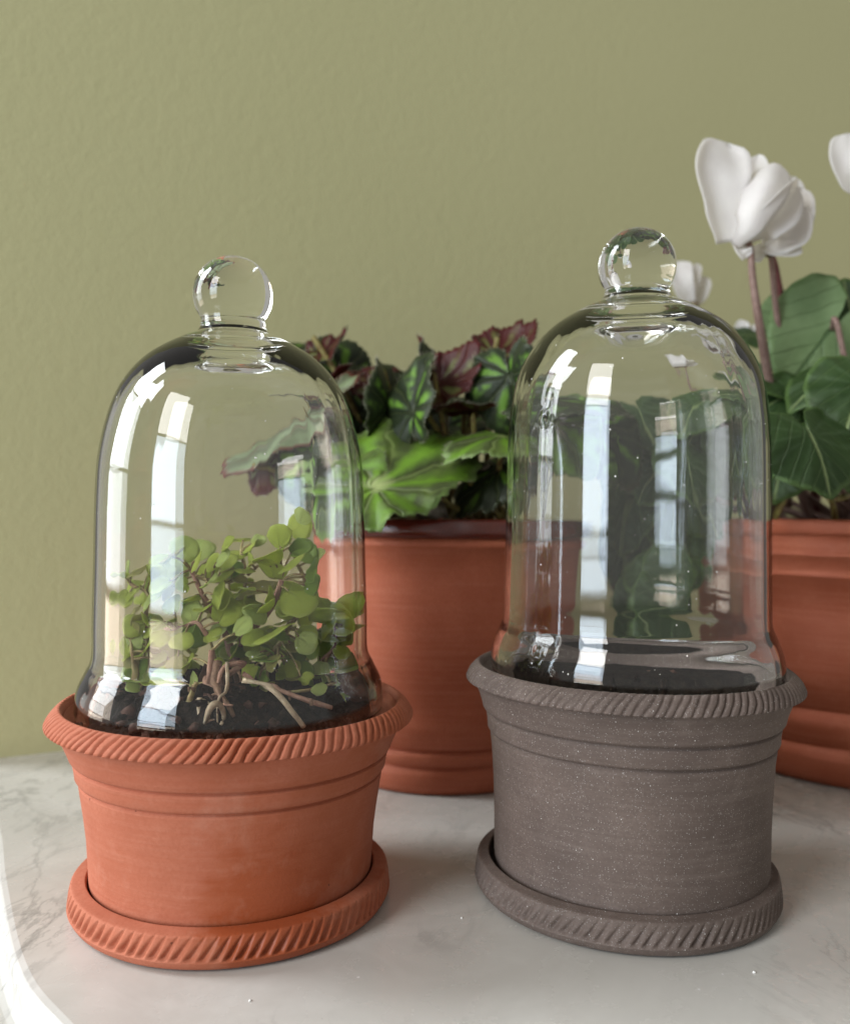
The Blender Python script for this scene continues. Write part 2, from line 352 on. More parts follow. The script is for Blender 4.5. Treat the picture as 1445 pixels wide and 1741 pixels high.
def make_table():
    # outline of the top: from the wall round the bowed left edge to the front, away to the right
    edge = [(-0.262, 0.4195), (-0.222, 0.405), (-0.197, 0.385), (-0.172, 0.352), (-0.1452, 0.3016), (-0.1141, 0.2473), (-0.092, 0.2206), (-0.06, 0.192), (0.0, 0.156), (0.08, 0.13), (0.2, 0.12), (0.5, 0.12)]
    path = [Vector((p.x, p.y)) for p in spline([(x, y, 0) for x, y in edge], 8)]
    m = len(path)
    def off(i, d):
        t = (path[min(i + 1, m - 1)] - path[max(i - 1, 0)]).normalized(); return path[i] + Vector((-t.y, t.x)) * -1 * d
    sect = [(-0.020, 0.0), (-0.0042, 0.0), (-0.0032, 0.0), (-0.0016, -0.0004), (-0.0005, -0.0014), (0.0, -0.003), (0.0001, -0.0075), (0.0004, -0.0098), (0.0014, -0.0108), (0.003, -0.0112), (0.0045, -0.0112), (0.016, -0.0112), (0.018, -0.0114), (0.0205, -0.0132), (0.0215, -0.016), (0.0215, -0.024), (0.020, -0.028), (-0.03, -0.028)]
    verts, faces = [], []
    for i in range(m):
        for d, z in sect:
            p = off(i, d); 
            verts.append((p.x, p.y, z))
    k = len(sect)
    for i in range(m - 1):
        for j in range(k - 1): faces.append((i * k + j, i * k + j + 1, (i + 1) * k + j + 1, (i + 1) * k + j))
    # the flat top inside the edge strip, closed along the wall
    inner = [i * k for i in range(m)]
    wl = WA + U * 1.1 - N * 0.004; wr = len(verts); verts.append((wl.x, wl.y, 0)); 
    w0 = WA + U * -0.045 - N * 0.004; wq = len(verts); verts.append((w0.x, w0.y, 0)); rb = len(verts); verts.append((wl.x, 0.14, 0))
    faces.append(tuple(inner + [rb, wr, wq]))
    me = mesh('marble_table', verts, faces, MARBLE)
    bm = bmesh.new(); bm.from_mesh(me); bm.normal_update()
    for f in bm.faces:
        if abs(f.normal.z) > 0.97: f.smooth = False
        if len(f.verts) > 6:
            f.smooth = False
            if f.normal.z < 0: bmesh.ops.reverse_faces(bm, faces=[f])
    bm.to_mesh(me); bm.free()
    return me
table = link('marble_table', make_table())
tag(table, 'pale grey veined marble table top with a bowed moulded edge', 'table')

# ------------------------------------------------------------------ pots, saucers, bell jars
def frac(x): return x - math.floor(x)
def wob(seed, amp):
    return lambda th: amp * (noise.noise(Vector((math.cos(th) * 1.1 + seed, math.sin(th) * 1.1, seed))) + 0.4 * noise.noise(Vector((math.cos(th) * 3 + seed, math.sin(th) * 3, seed))))
def ring_profile(pts, n): 
    return [(p[0], p[1]) for p in spline([(x, y, 0) for x, y in pts], n)]
def clay_pot(root, body, rim_outer, rim_n, rim_depth, mat, inner_r, floor_z, seed, slant):
    """body: outer profile from foot to under the rim; rim_outer: profile of the rope band from its lower edge over the top to the inner lip"""
    wv = wob(seed, 0.0005)
    prof = [(0, 0.0075), (body[0][0] - 0.003, 0.0075)] + body
    ro = rim_outer
    prof += [(ro[0][0] - 0.002, ro[0][1] + 0.001), (ro[-1][0] - 0.0008, ro[-1][1] - 0.0012), (inner_r, ro[-1][1] - 0.006), (inner_r - 0.004, floor_z + 0.01), (inner_r - 0.006, floor_z), (0, floor_z)]
    link('body', lathe('pot_body', prof, 160, mat, lambda th, i, r, z: (wv(th) * (z / 0.06), 0)), root, False)
    rp = ring_profile(ro, 5); cnt = len(rp)
    lens = [0]
    for a, b in zip(rp, rp[1:]): lens.append(lens[-1] + math.hypot(b[0] - a[0], b[1] - a[1]))
    prof2 = rp + [(ro[-1][0] - 0.0006, ro[-1][1] - 0.003), (ro[0][0] - 0.0035, ro[0][1] + 0.0002)]
    def disp(th, i, r, z):
        d = wv(th)
        if i >= cnt: return d, 0
        s = lens[i] / lens[-1]; jit = 0.38 * noise.noise(Vector((th * 9, seed, s * 1.5)))
        ph = frac(rim_n * th / (2 * math.pi) + slant * s + jit)
        g = max(0.0, 1 - (0.5 - ph) / 0.36 if ph < 0.5 else 1 - (ph - 0.5) / 0.12)
        win = min(1, s / 0.10) * max(0.0, min(1, (0.97 - s) / 0.25))
        amp = rim_depth * (0.75 + 0.5 * noise.noise(Vector((math.cos(th) * 4, math.sin(th) * 4, seed + 3))))
        k = -amp * g * win + 0.15 * rim_depth * win
        nx, nz = (0.75, 0.65) if s > 0.45 else (1, 0.1)
        return d + k * nx, k * nz
    link('rope_rim', lathe('rope_rim', prof2, rim_n * 9, mat, disp, loop=True), root, False)
def saucer(root_name, label, loc, prof_out, n_notch, depth, mat, seed, slant):
    wv = wob(seed, 0.0005)
    rp = ring_profile(prof_out, 5); cnt = len(rp)
    zlo, zhi = 0.0034, 0.0104
    r_top = prof_out[-1][0]
    prof = [(0, 0.0004), (prof_out[0][0] - 0.004, 0.0004)] + rp + [(r_top - 0.0004, prof_out[-1][1] - 0.0014), (r_top - 0.0006, 0.0066), (0, 0.0062)]
    def disp(th, i, r, z):
        d = wv(th); k = i - 2
        if k < 0 or k >= cnt: return (d if r > 0.02 else 0), 0
        t = (z - zlo) / (zhi - zlo)
        if t < 0 or k < 2: return d, 0
        if t > 1: return d, 0
        jit = 0.20 * noise.noise(Vector((th * 8, seed, 0.4)))
        ph = frac(n_notch * th / (2 * math.pi) + slant * t + jit)
        wd = 0.14 + 0.32 * (1 - t); g = max(0.0, 1 - abs(ph - 0.5) / wd) ** 0.9
        amp = depth * max(0.0, min(1, (1.02 - t) * 1.4)) * min(1, t / 0.10) * (0.8 + 0.5 * noise.noise(Vector((th * 6, seed, 2))))
        return d - amp * g, 0
    o = link(root_name, lathe(root_name, prof, n_notch * 12, mat, disp))
    o.location = loc; return tag(o, label, 'saucer')
LX, LY = -0.0622, 0.2938
RX, RY = 0.0710, 0.3032
saucer('terracotta_saucer', 'orange terracotta saucer with a notched rim under the orange pot', (LX, LY, 0),
       [(0.0470, 0.0004), (0.0500, 0.0007), (0.0510, 0.0016), (0.0516, 0.0027), (0.0518, 0.0031), (0.0518, 0.0037), (0.0515, 0.0066), (0.0510, 0.0093), (0.0508, 0.0098), (0.0503, 0.0102), (0.0485, 0.0106), (0.0468, 0.0109), (0.0464, 0.0108), (0.0461, 0.0103)], 92, 0.0020, TERRA, 1.3, -1.35)
pot_l = thing('terracotta_pot', 'small orange terracotta pot with a rope patterned rim, holding soil and a leafy sprig', 'plant pot', (LX, LY, 0))
body_l = [(0.0452, 0.0085), (0.0455, 0.0115), (0.0459, 0.018), (0.0463, 0.024), (0.0472, 0.031), (0.0482, 0.0375), (0.0486, 0.0400), (0.0488, 0.0415), (0.0489, 0.0421), (0.0480, 0.0424), (0.0481, 0.0430), (0.0494, 0.0434), (0.0500, 0.0442), (0.0502, 0.0460), (0.0506, 0.0478), (0.0507, 0.0484), (0.0497, 0.0487), (0.0498, 0.0493), (0.0512, 0.0497), (0.0518, 0.0504), (0.0524, 0.0520), (0.0538, 0.0552), (0.0555, 0.0588), (0.0562, 0.0602)]
clay_pot(pot_l, body_l, [(0.0566, 0.0597), (0.0582, 0.0599), (0.0588, 0.0602), (0.0589, 0.0606), (0.0588, 0.0611), (0.0580, 0.0626), (0.0566, 0.0643), (0.0553, 0.0655), (0.0549, 0.0657), (0.0544, 0.0656), (0.0538, 0.0650)], 118, 0.0015, TERRA, 0.0515, 0.040, 1.3, -2.3)
saucer('stoneware_saucer', 'dark grey stoneware saucer with a notched rim under the grey pot', (RX - 0.0014, RY, 0),
       [(0.0462, 0.0004), (0.0491, 0.0007), (0.0501, 0.0016), (0.0507, 0.0027), (0.0509, 0.0031), (0.0509, 0.0037), (0.0506, 0.0068), (0.0501, 0.0096), (0.0499, 0.0101), (0.0494, 0.0105), (0.0478, 0.0109), (0.0466, 0.0112), (0.0462, 0.0111), (0.0460, 0.0106)], 92, 0.0015, STONE, 4.1, -1.35)
pot_r = thing('stoneware_pot', 'speckled dark grey stoneware pot with a rope patterned rim, under the taller glass dome', 'plant pot', (RX, RY, 0))
body_r = [(0.0456, 0.0085), (0.0458, 0.0125), (0.0459, 0.025), (0.0463, 0.037), (0.0470, 0.0480), (0.0474, 0.0510), (0.0475, 0.0526), (0.0467, 0.0529), (0.0468, 0.0535), (0.0480, 0.0539), (0.0485, 0.0546), (0.0486, 0.0570), (0.0489, 0.0590), (0.0489, 0.0595), (0.0481, 0.0598), (0.0482, 0.0605), (0.0497, 0.0609), (0.0502, 0.0616), (0.0505, 0.0632), (0.0516, 0.0665), (0.0530, 0.0700), (0.0536, 0.0712)]
clay_pot(pot_r, body_r, [(0.0540, 0.0706), (0.0553, 0.0708), (0.0558, 0.0711), (0.0559, 0.0715), (0.0558, 0.0720), (0.0550, 0.0737), (0.0536, 0.0753), (0.0523, 0.0764), (0.0519, 0.0766), (0.0514, 0.0765), (0.0507, 0.0759)], 124, 0.0011, STONE, 0.0480, 0.050, 4.1, -2.1)

def bell_jar(label, loc, outer, neck, knob, inner, seed, tilt=0.0, flaw=None):
    root = thing('glass_bell_jar', label, 'glass cloche', loc, 'glass bell jars over the small pots')
    def streak(th, amp):
        a = noise.noise(Vector((math.cos(th) * 2.2 + seed, math.sin(th) * 2.2, seed))); b = noise.noise(Vector((math.cos(th) * 9, math.sin(th) * 9 + seed, seed)))
        c = noise.noise(Vector((math.cos(th) * 26, math.sin(th) * 26 + seed, seed)))
        return amp * (a + 0.22 * b + 0.035 * c)
    inner = [(r + 0.0006 if r > 0.025 and z > outer[3][1] else r, z) for r, z in inner]
    ip = ring_profile(inner, 9)            # from the axis at the top down to the foot
    op = ring_profile(outer, 9)            # from the foot up to the neck
    ni = len(ip)
    root.rotation_euler = (0, tilt, 0)
    prof = ip + [( (ip[-1][0] + op[0][0]) / 2, min(ip[-1][1], op[0][1]) - 0.0009)] + op
    nn = len(prof)
    def disp(th, i, r, z):
        if i >= nn - 3: return 0, 0
        k = min(1, r / 0.03)
        lump = noise.noise(Vector((math.cos(th) * 1.5, math.sin(th) * 1.5, z * 25 + seed)))
        if i < ni: return streak(th + 1.9, 0.00034) * k + 0.00012 * lump, 0
        dr = streak(th, 0.00022) * k + 0.00008 * lump
        if flaw:                                    # a seed bubble with the drawn streak below it
            da = (th - flaw[0] + math.pi) % (2 * math.pi) - math.pi; dx = da * r
            dr += 0.0007 * math.exp(-(dx / 0.0014) ** 2 - ((z - flaw[1]) / 0.0018) ** 2)
            if z < flaw[1]: dr += 0.00022 * math.exp(-(dx / 0.0011) ** 2) * min(1, (flaw[1] - z) / 0.004)
        return dr, 0
    link('dome', lathe('glass_dome', prof, 288, GLASS, disp), root, False)
    kp = ring_profile(knob, 8); kp[0] = op[-1]
    link('knob', lathe('glass_knob', kp, 96, GLASS, lambda th, i, r, z: (0, 0) if i == 0 else (0.00012 * noise.noise(Vector((math.cos(th) * 2, math.sin(th) * 2, z * 90 + seed))), 0)), root, False)
    rs = random.Random(seed * 10); vs, fs = [], []
    for _ in range(110):                            # dried water spots and dust on the outside of the glass
        z = rs.uniform(outer[0][1] + 0.004, outer[-4][1]); a = rs.uniform(0, 6.283)
        for (r0, z0), (r1, z1) in zip(outer, outer[1:]):
            if z0 <= z <= z1: rr = r0 + (r1 - r0) * (z - z0) / (z1 - z0)
        s = rs.uniform(0.00008, 0.00026); u = Vector((math.cos(a), math.sin(a), 0)); t = Vector((-u.y, u.x, 0)); c = u * (rr + 0.00025) + Vector((0, 0, z)); b = len(vs)
        vs.append(c + u * s * 0.4)
        for q in range(6): vs.append(c + t * s * math.cos(q * 1.047) + Vector((0, 0, s * 1.2 * math.sin(q * 1.047))))
        fs += [(b, b + 1 + q, b + 1 + (q + 1) % 6) for q in range(6)]
    link('dust_specks', mesh('dust_specks', vs, fs, CHALK), root, False)['kind'] = 'stuff'
    return root
def sphere_arc(cz, r, neck_r, n=11):
    a0 = math.asin(neck_r / r); pts = []
    for k in range(n + 1):
        a = math.pi - a0 - (math.pi - a0) * k / n; pts.append((max(0.0, r * math.sin(a)), cz + r * math.cos(a)))
    pts[-1] = (0.0, cz + r); return pts
zk = 0.1994
bell_jar('shorter clear glass dome with a ball knob, over the leafy sprig in the orange pot', (LX, LY, 0),
    [(0.0493, 0.0624), (0.0497, 0.0655), (0.0488, 0.0714), (0.0463, 0.0768), (0.0445, 0.0815), (0.0443, 0.0927), (0.0438, 0.112), (0.0434, 0.1314), (0.0424, 0.146), (0.0391, 0.1604), (0.0346, 0.1702), (0.0278, 0.1779), (0.0185, 0.1837), (0.0128, 0.1860), (0.0112, 0.1876)],
    0.0112, [(0.0112, 0.1876), (0.0107, 0.1892)] + sphere_arc(zk, 0.0131, 0.0106),
    [(0.0, 0.1768), (0.006, 0.1771), (0.0105, 0.1786), (0.0145, 0.1796), (0.0200, 0.1780), (0.0268, 0.1735), (0.0328, 0.1675), (0.0370, 0.1590), (0.0402, 0.1455), (0.0412, 0.1314), (0.0416, 0.112), (0.0421, 0.0927), (0.0423, 0.0815), (0.0438, 0.0772), (0.0462, 0.0716), (0.0470, 0.0660), (0.0468, 0.0628)], 2.2, R(-0.7))
zk = 0.2134
bell_jar('taller clear glass dome with a ball knob, empty, standing on the dark grey pot', (RX + 0.0010, RY, -0.0003),
    [(0.0484, 0.0748), (0.0488, 0.0783), (0.0483, 0.0822), (0.0466, 0.0872), (0.0449, 0.0912), (0.0445, 0.0955), (0.0443, 0.110), (0.0441, 0.1230), (0.0437, 0.1500), (0.0428, 0.1632), (0.0406, 0.1750), (0.0363, 0.1838), (0.0296, 0.1917), (0.0205, 0.1977), (0.0138, 0.2008), (0.0116, 0.2026)],
    0.0116, [(0.0116, 0.2026), (0.0110, 0.2042)] + sphere_arc(zk, 0.01315, 0.0108),
    [(0.0, 0.1905), (0.005, 0.1907), (0.0095, 0.1920), (0.0140, 0.1934), (0.0195, 0.1925), (0.0280, 0.1873), (0.0340, 0.1806), (0.0382, 0.1730), (0.0405, 0.1625), (0.0414, 0.1500), (0.0418, 0.1230), (0.0421, 0.110), (0.0423, 0.0955), (0.0428, 0.0912), (0.0444, 0.0870), (0.0460, 0.0824), (0.0464, 0.0785), (0.0462, 0.0752)], 6.7, 0.0, (R(-144), 0.1585))

# soil of each pot
def soil(name, label, loc, rad, z, mound, lump, seed, crumbs=60):
    verts, faces = [], []
    nr, nt = 26, 90
    def hgt(x, y):
        r = math.hypot(x, y) / rad
        return z + mound * max(0, 1 - r * r) ** 1.2 + lump * (noise.noise(Vector((x * 110 + seed, y * 110, 0))) + 0.6 * noise.noise(Vector((x * 300, y * 300 + seed, 3))))
    for i in range(nr + 1):
        for j in range(nt):
            r = rad * i / nr; th = 2 * math.pi * j / nt; x, y = r * math.cos(th), r * math.sin(th); verts.append((x, y, hgt(x, y)))
    for i in range(nr):
        for j in range(nt): faces.append((i * nt + j, (i + 1) * nt + j, (i + 1) * nt + (j + 1) % nt, i * nt + (j + 1) % nt))
    rr = random.Random(seed)
    for _ in range(crumbs):
        a, q = rr.uniform(0, 6.28), rad * 0.95 * math.sqrt(rr.random()); x, y = q * math.cos(a), q * math.sin(a); s = rr.uniform(0.0006, 0.0024)
        bm = bmesh.new(); bmesh.ops.create_icosphere(bm, subdivisions=1, radius=s); b0 = len(verts)
        for v in bm.verts:
            k = 1 + 0.7 * noise.noise(v.co * 900 + Vector((x * 999, y * 999, 0))); verts.append((x + v.co.x * k, y + v.co.y * k, hgt(x, y) + s * 0.4 + v.co.z * k * 0.8))
        for f in bm.faces: faces.append(tuple(b0 + v.index for v in f.verts))
        bm.free()
    nbase = nr * nt
    o = link(name, mesh(name, verts, faces, [SOIL, BARK, STRAW], [0] * nbase + [(k // 20) % 9 // 6 + (1 if (k // 20) % 41 == 5 else 0) for k in range(len(faces) - nbase)])); o.location = loc
    return tag(o, label, kind='stuff'), hgt
_, hgt_l = soil('potting_soil', 'black lumpy potting soil in the orange pot under the leafy sprig', (LX, LY, 0), 0.0462, 0.0610, 0.013, 0.0036, 5, 420)
soil('potting_soil', 'dark soil low down inside the grey pot', (RX, RY, 0), 0.0462, 0.0690, 0.0005, 0.0006, 9, 10)

# ------------------------------------------------------------------ large pots behind
def back_pot(root, body, lip, mat, lip_mat, wall_in, floor_z, seed):
    wv = wob(seed, 0.0007)
    prof = [(0, 0.0006), (body[0][0] - 0.004, 0.0006)] + body + [(body[-1][0] - 0.006, body[-1][1]), (wall_in, floor_z), (0, floor_z)]
    link('body', lathe('pot_body', prof, 160, mat, lambda th, i, r, z: (wv(th), 0)), root, False)
    link('lip', lathe('pot_lip', ring_profile(lip, 5) , 160, lip_mat, lambda th, i, r, z: (wv(th), 0)), root, False)
BX, BY = 0.0098, 0.453
pot_b = thing('begonia_pot', 'large red terracotta pot with a glossy brown lip, between the two glass domes', 'plant pot', (BX, BY, 0))
body_b = [(0.0560, 0.0006), (0.0572, 0.003), (0.0580, 0.008), (0.0580, 0.0115), (0.0568, 0.0122), (0.0568, 0.0132), (0.0583, 0.0140), (0.0588, 0.0170), (0.0588, 0.0192), (0.0574, 0.0199), (0.0574, 0.0208), (0.0590, 0.0216), (0.0606, 0.0335), (0.0600, 0.0355), (0.0612, 0.042), (0.0622, 0.054), (0.0640, 0.075), (0.0660, 0.098), (0.0672, 0.1115), (0.0686, 0.1122), (0.0688, 0.1148), (0.0676, 0.1156), (0.0670, 0.1175)]
back_pot(pot_b, body_b, [(0.0660, 0.1160), (0.0694, 0.1168), (0.0704, 0.1185), (0.0704, 0.1215), (0.0698, 0.1240), (0.0684, 0.1250), (0.0660, 0.1250), (0.0640, 0.1240), (0.0620, 0.1180)], TERRA_B, GLAZE, 0.060, 0.104, 2.7)
CX, CY = 0.238, 0.476
pot_c = thing('cyclamen_pot', 'large red terracotta pot with ringed bands, at the right behind the grey pot', 'plant pot', (CX, CY, 0))
body_c = [(0.074, 0.0006), (0.0765, 0.004), (0.0775, 0.012), (0.0770, 0.0165), (0.0745, 0.0178), (0.0745, 0.0190), (0.0765, 0.0200), (0.0772, 0.028), (0.0772, 0.0345), (0.0755, 0.0352), (0.0755, 0.0362), (0.0776, 0.0370), (0.0790, 0.055), (0.0808, 0.080), (0.0820, 0.0985), (0.0830, 0.0992), (0.0831, 0.1003), (0.0823, 0.1010), (0.0824, 0.1022), (0.0832, 0.1085), (0.0841, 0.1092), (0.0842, 0.1103), (0.0833, 0.1110), (0.0834, 0.1125), (0.0846, 0.1190)]
back_pot(pot_c, body_c, [(0.0820, 0.1188), (0.0852, 0.1192), (0.0862, 0.1215), (0.0862, 0.1245), (0.0855, 0.1262), (0.0835, 0.1266), (0.0810, 0.1258), (0.0790, 0.1190)], TERRA_B, TERRA_B, 0.072, 0.102, 8.3)
soil('potting_soil', 'dark soil in the pot of speckled begonias', (BX, BY, 0), 0.0615, 0.112, 0.006, 0.0016, 15, 60)
soil('potting_soil', 'dark soil in the pot of white cyclamen', (CX, CY, 0), 0.0765, 0.112, 0.004, 0.0016, 17, 60)

# ------------------------------------------------------------------ leaves
SHAPES = {'begonia': ((0, 1.0), (25, .90), (50, .78), (75, .72), (100, .70), (125, .68), (150, .60), (168, .44), (180, .10)),
          'cyclamen': ((0, 1.0), (16, .88), (45, .78), (70, .75), (95, .74), (120, .72), (145, .66), (165, .50), (180, .10)),
          'sprig': ((0, 1.0), (20, .97), (40, .82), (58, .60), (75, .40), (95, .24), (120, .13), (150, .07), (180, .04))}
def interp(tab, a):
    for (a0, r0), (a1, r1) in zip(tab, tab[1:]):
        if a <= a1:
            t = (a - a0) / (a1 - a0); t = t * t * (3 - 2 * t); return r0 + (r1 - r0) * t
    return tab[-1][1]
def leaf_mesh(shape, L, mats, seed, cup=0.2, fold=0.15, wave=0.05, serr=0.0, skew=0.0, nt=96, nr=8, thick=0.0004, width=1.0, droop=0.0):
    """a leaf round its stalk point: +y the tip, +z the upper side; two skins, mats = (upper, lower)"""
    tab = SHAPES[shape]; rr = random.Random(seed); ph = rr.uniform(0, 6.28); kf = rr.choice((5, 6, 7))
    up, uvs = [Vector((0, 0, 0))], [(0.5, 0)]
    for i in range(1, nr + 1):
        for j in range(nt):
            a = -math.pi + 2 * math.pi * (j + 0.5) / nt
            ro = L * interp(tab, abs(math.degrees(a)))
            if serr:
                tooth = frac((a + math.pi) / (2 * math.pi) * nt / 4 + 0.1); tooth2 = frac((a + math.pi) / (2 * math.pi) * 11)
                ro *= 1 + serr * ((tooth - 0.5) * 0.9 + (tooth2 - 0.5) * 0.2 + 0.8 * noise.noise(Vector((a * 4, seed, 0))))
            if skew: ro *= 1 + skew * math.sin(a)
            v = (i / nr) ** 0.85; r = ro * v; x, y = r * math.sin(a) * width, r * math.cos(a)
            nv = abs(frac(j / nt * 8 + 0.5) - 0.5)
            z = -cup * r * r / L + fold * abs(x) + wave * L * math.sin(kf * a + ph) * v * v + 0.35 * wave * L * math.sin(2.3 * kf * a + ph * 2) * v ** 4
            z += (0.05 if shape == 'begonia' else 0.0) * L * min(nv, 0.3) * v - droop * max(0, y) ** 2 / L
            z += 0.02 * L * noise.noise(Vector((x, y, seed)) * (2.6 / L))
            up.append(Vector((x, y, z))); uvs.append(((j + 0.5) / nt, v))
    nvt = len(up); verts = [p.copy() for p in up] + [p - Vector((0, 0, thick)) for p in up]
    faces, mi, fuv = [], [], []
    def add(idx, k): faces.append(idx); mi.append(k)
    def V(i, j): return 0 if i == 0 else 1 + (i - 1) * nt + j % nt
    for j in range(nt):
        wrap = j == nt - 1
        for i in range(nr):
            if i == 0:
                q = (0, V(1, j + 1), V(1, j)); add(q, 0); add(tuple(nvt + t for t in reversed(q)), 1)
            elif not (wrap and shape != 'sprig'):
                q = (V(i, j), V(i, j + 1), V(i + 1, j + 1), V(i + 1, j))
                add(q, 0); add(tuple(nvt + t for t in reversed(q)), 1)
        e = (V(nr, j), V(nr, j + 1)); 
        if not (wrap and shape != 'sprig'): add((e[0], e[1], nvt + e[1], nvt + e[0]), 0)
    me = mesh('leaf', verts, faces, list(mats), mi)
    uvl = me.uv_layers.new(name='UVMap'); uv2 = me.uv_layers.new(name='local')
    for p in me.polygons:
        for li in p.loop_indices:
            vi = me.loops[li].vertex_index % nvt; uu, vv = uvs[vi]
            uvl.data[li].uv = (uu, vv); uv2.data[li].uv = (up[vi].x / L, up[vi].y / L)
    return me, [up[1 + (nr - 1) * nt + j] for j in range(nt)]
def frame(pos, tip, nrm):
    y = Vector(tip).normalized(); z = Vector(nrm); z = (z - y * z.dot(y)).normalized(); x = y.cross(z)
    return Matrix(((x.x, y.x, z.x, pos.x), (x.y, y.y, z.y, pos.y), (x.z, y.z, z.z, pos.z), (0, 0, 0, 1)))
def place(o, root, mat4):
    o.parent = root; o.matrix_parent_inverse = Matrix.Identity(4)
    o.matrix_local = Matrix.Translation(-parent_loc(root)) @ mat4
def hairs(edge, seed, leaf, L):
    rr = random.Random(seed); verts, faces = [], []; n = len(edge)
    for j in range(n):
        for _ in range(1):
            a = edge[j].lerp(edge[(j + 1) % n], rr.random()); out = a.copy(); out.z = 0; out.normalize()
            d = (out + Vector((rr.uniform(-.6, .6), rr.uniform(-.6, .6), rr.uniform(-.5, .7)))).normalized() * rr.uniform(0.0008, 0.0026)
            s = Vector((-d.y, d.x, 0.3 * d.z)).normalized() * 0.000045; b = len(verts); t = Vector((0, 0, 0.0001))
            verts += [a - s - t, a + s - t, a + t, a + d]; faces += [(b, b + 1, b + 3), (b + 1, b + 2, b + 3), (b + 2, b, b + 3)]
    o = link('hair_fringe', mesh('hair_fringe', verts, faces, HAIR), leaf, False); o['kind'] = 'stuff'

# --- begonia
begonia = thing('begonia_plant', 'speckled begonia with toothed green and dark red leaves, behind the shorter glass dome', 'plant', (BX, BY, 0.112))
BR, DK, RD = LM['begonia_bright'], LM['begonia_dark'], LM['begonia_red']
def bleaf(px, py, Y, L, tip, nrm, mats=(DK, RD), seed=0, base=None, stalk=True, **kw):
    kw.setdefault('serr', 0.075); kw.setdefault('nt', 144); kw.setdefault('wave', 0.05); kw.setdefault('cup', 0.25); kw.setdefault('fold', 0.12)
    me, edge = leaf_mesh('begonia', L, mats, seed, **kw); pos = P(px, py, Y)
    o = link('leaf', me); m4 = frame(pos, tip, nrm); place(o, begonia, m4); hairs(edge, seed, o, L)
    if stalk:
        b = Vector((BX + (base or (0, 0))[0], BY + (base or (0, 0))[1], 0.116)); n = m4.col[2].to_3d()
        s = pos - n * 0.0014; back = n * -0.012; mid = s.lerp(b, 0.45) + Vector((0, 0, 0.006)) + back
        link('stalk', tube('stalk', [s, s + back * 0.5, mid, b], [0.0010, 0.0013, 0.0015, 0.0019], PETIOLE), begonia)
bleaf(640, 828, 0.386, 0.049, (0.84, 0.20, 0.36), (-0.12, -0.66, 0.76), (BR, RD), 11, (-0.02, -0.02), wave=0.06, cup=0.12, serr=0.09, skew=-0.20)
bleaf(744, 656, 0.415, 0.026, (0.86, 0.1, 0.55), (0.20, 0.75, -0.60), (DK, RD), 12, (0.01, -0.01), cup=0.35, width=0.85)
bleaf(545, 600, 0.44, 0.017, (0.92, -0.25, 0.10), (0.15, 0.62, -0.70), (DK, RD), 13, (-0.02, 0.0), cup=0.7, wave=0.08, fold=0.4)
bleaf(652, 652, 0.43, 0.019, (-0.85, -0.1, -0.05), (-0.15, 0.85, -0.5), (DK, RD), 14, (-0.02, 0.01), width=0.9, fold=0.4)
bleaf(660, 700, 0.42, 0.030, (0.20, 0.30, 0.90), (0.70, -0.72, 0.1), (DK, RD), 15, (0, 0), cup=0.5, fold=0.7, width=0.9)
bleaf(704, 700, 0.405, 0.030, (0.02, 0.15, 0.95), (-0.80, -0.55, 0.15), (DK, RD), 16, (0, -0.01), cup=0.3, fold=0.45, width=0.9)
bleaf(718, 662, 0.43, 0.027, (0.12, 0.1, 0.99), (0.90, -0.42, 0.0), (DK, RD), 17, (0.01, 0), fold=0.6, width=0.7)
bleaf(845, 598, 0.42, 0.020, (0.95, 0.2, 0.22), (0.0, 0.60, -0.78), (DK, RD), 18, (0.02, 0), cup=0.6)
bleaf(868, 640, 0.40, 0.030, (0.10, -0.1, -0.95), (-0.75, -0.60, 0.25), (DK, RD), 19, (0.02, -0.01), fold=0.6, cup=0.4)
bleaf(878, 606, 0.415, 0.020, (0.6, -0.35, -0.2), (-0.1, -0.40, 0.90), (BR, RD), 20, (0.02, 0.01), cup=0.5)
bleaf(828, 645, 0.425, 0.020, (-0.15, 0, -0.95), (0.85, 0.5, 0.2), (DK, RD), 21, (0.02, 0.02), width=0.7)
bleaf(806, 697, 0.41, 0.020, (-0.95, -0.1, 0.05), (0.0, 0.15, 0.99), (DK, RD), 22, (0.02, -0.02), cup=0.1, width=0.8)
bleaf(856, 742, 0.392, 0.026, (-0.80, -0.35, 0.05), (0.1, -0.28, 0.95), (BR, RD), 23, (0.03, -0.02), cup=0.5)
bleaf(850, 795, 0.402, 0.026, (-0.6, -0.25, -0.35), (-0.1, -0.45, 0.85), (DK, RD), 24, (0.03, -0.01), cup=0.5)
bleaf(925, 665, 0.40, 0.036, (0.9, -0.25, 0.15), (-0.05, -0.40, 0.92), (DK, RD), 25, (0.03, 0), cup=0.45)
bleaf(940, 715, 0.405, 0.028, (0.4, -0.3, -0.75), (-0.5, -0.8, 0.35), (BR, RD), 26, (0.03, 0.01), cup=0.4, fold=0.5)
bleaf(1010, 720, 0.42, 0.034, (0.6, -0.2, -0.55), (0.1, -0.8, 0.5), (DK, RD), 27, (0.03, 0.02), cup=0.4)
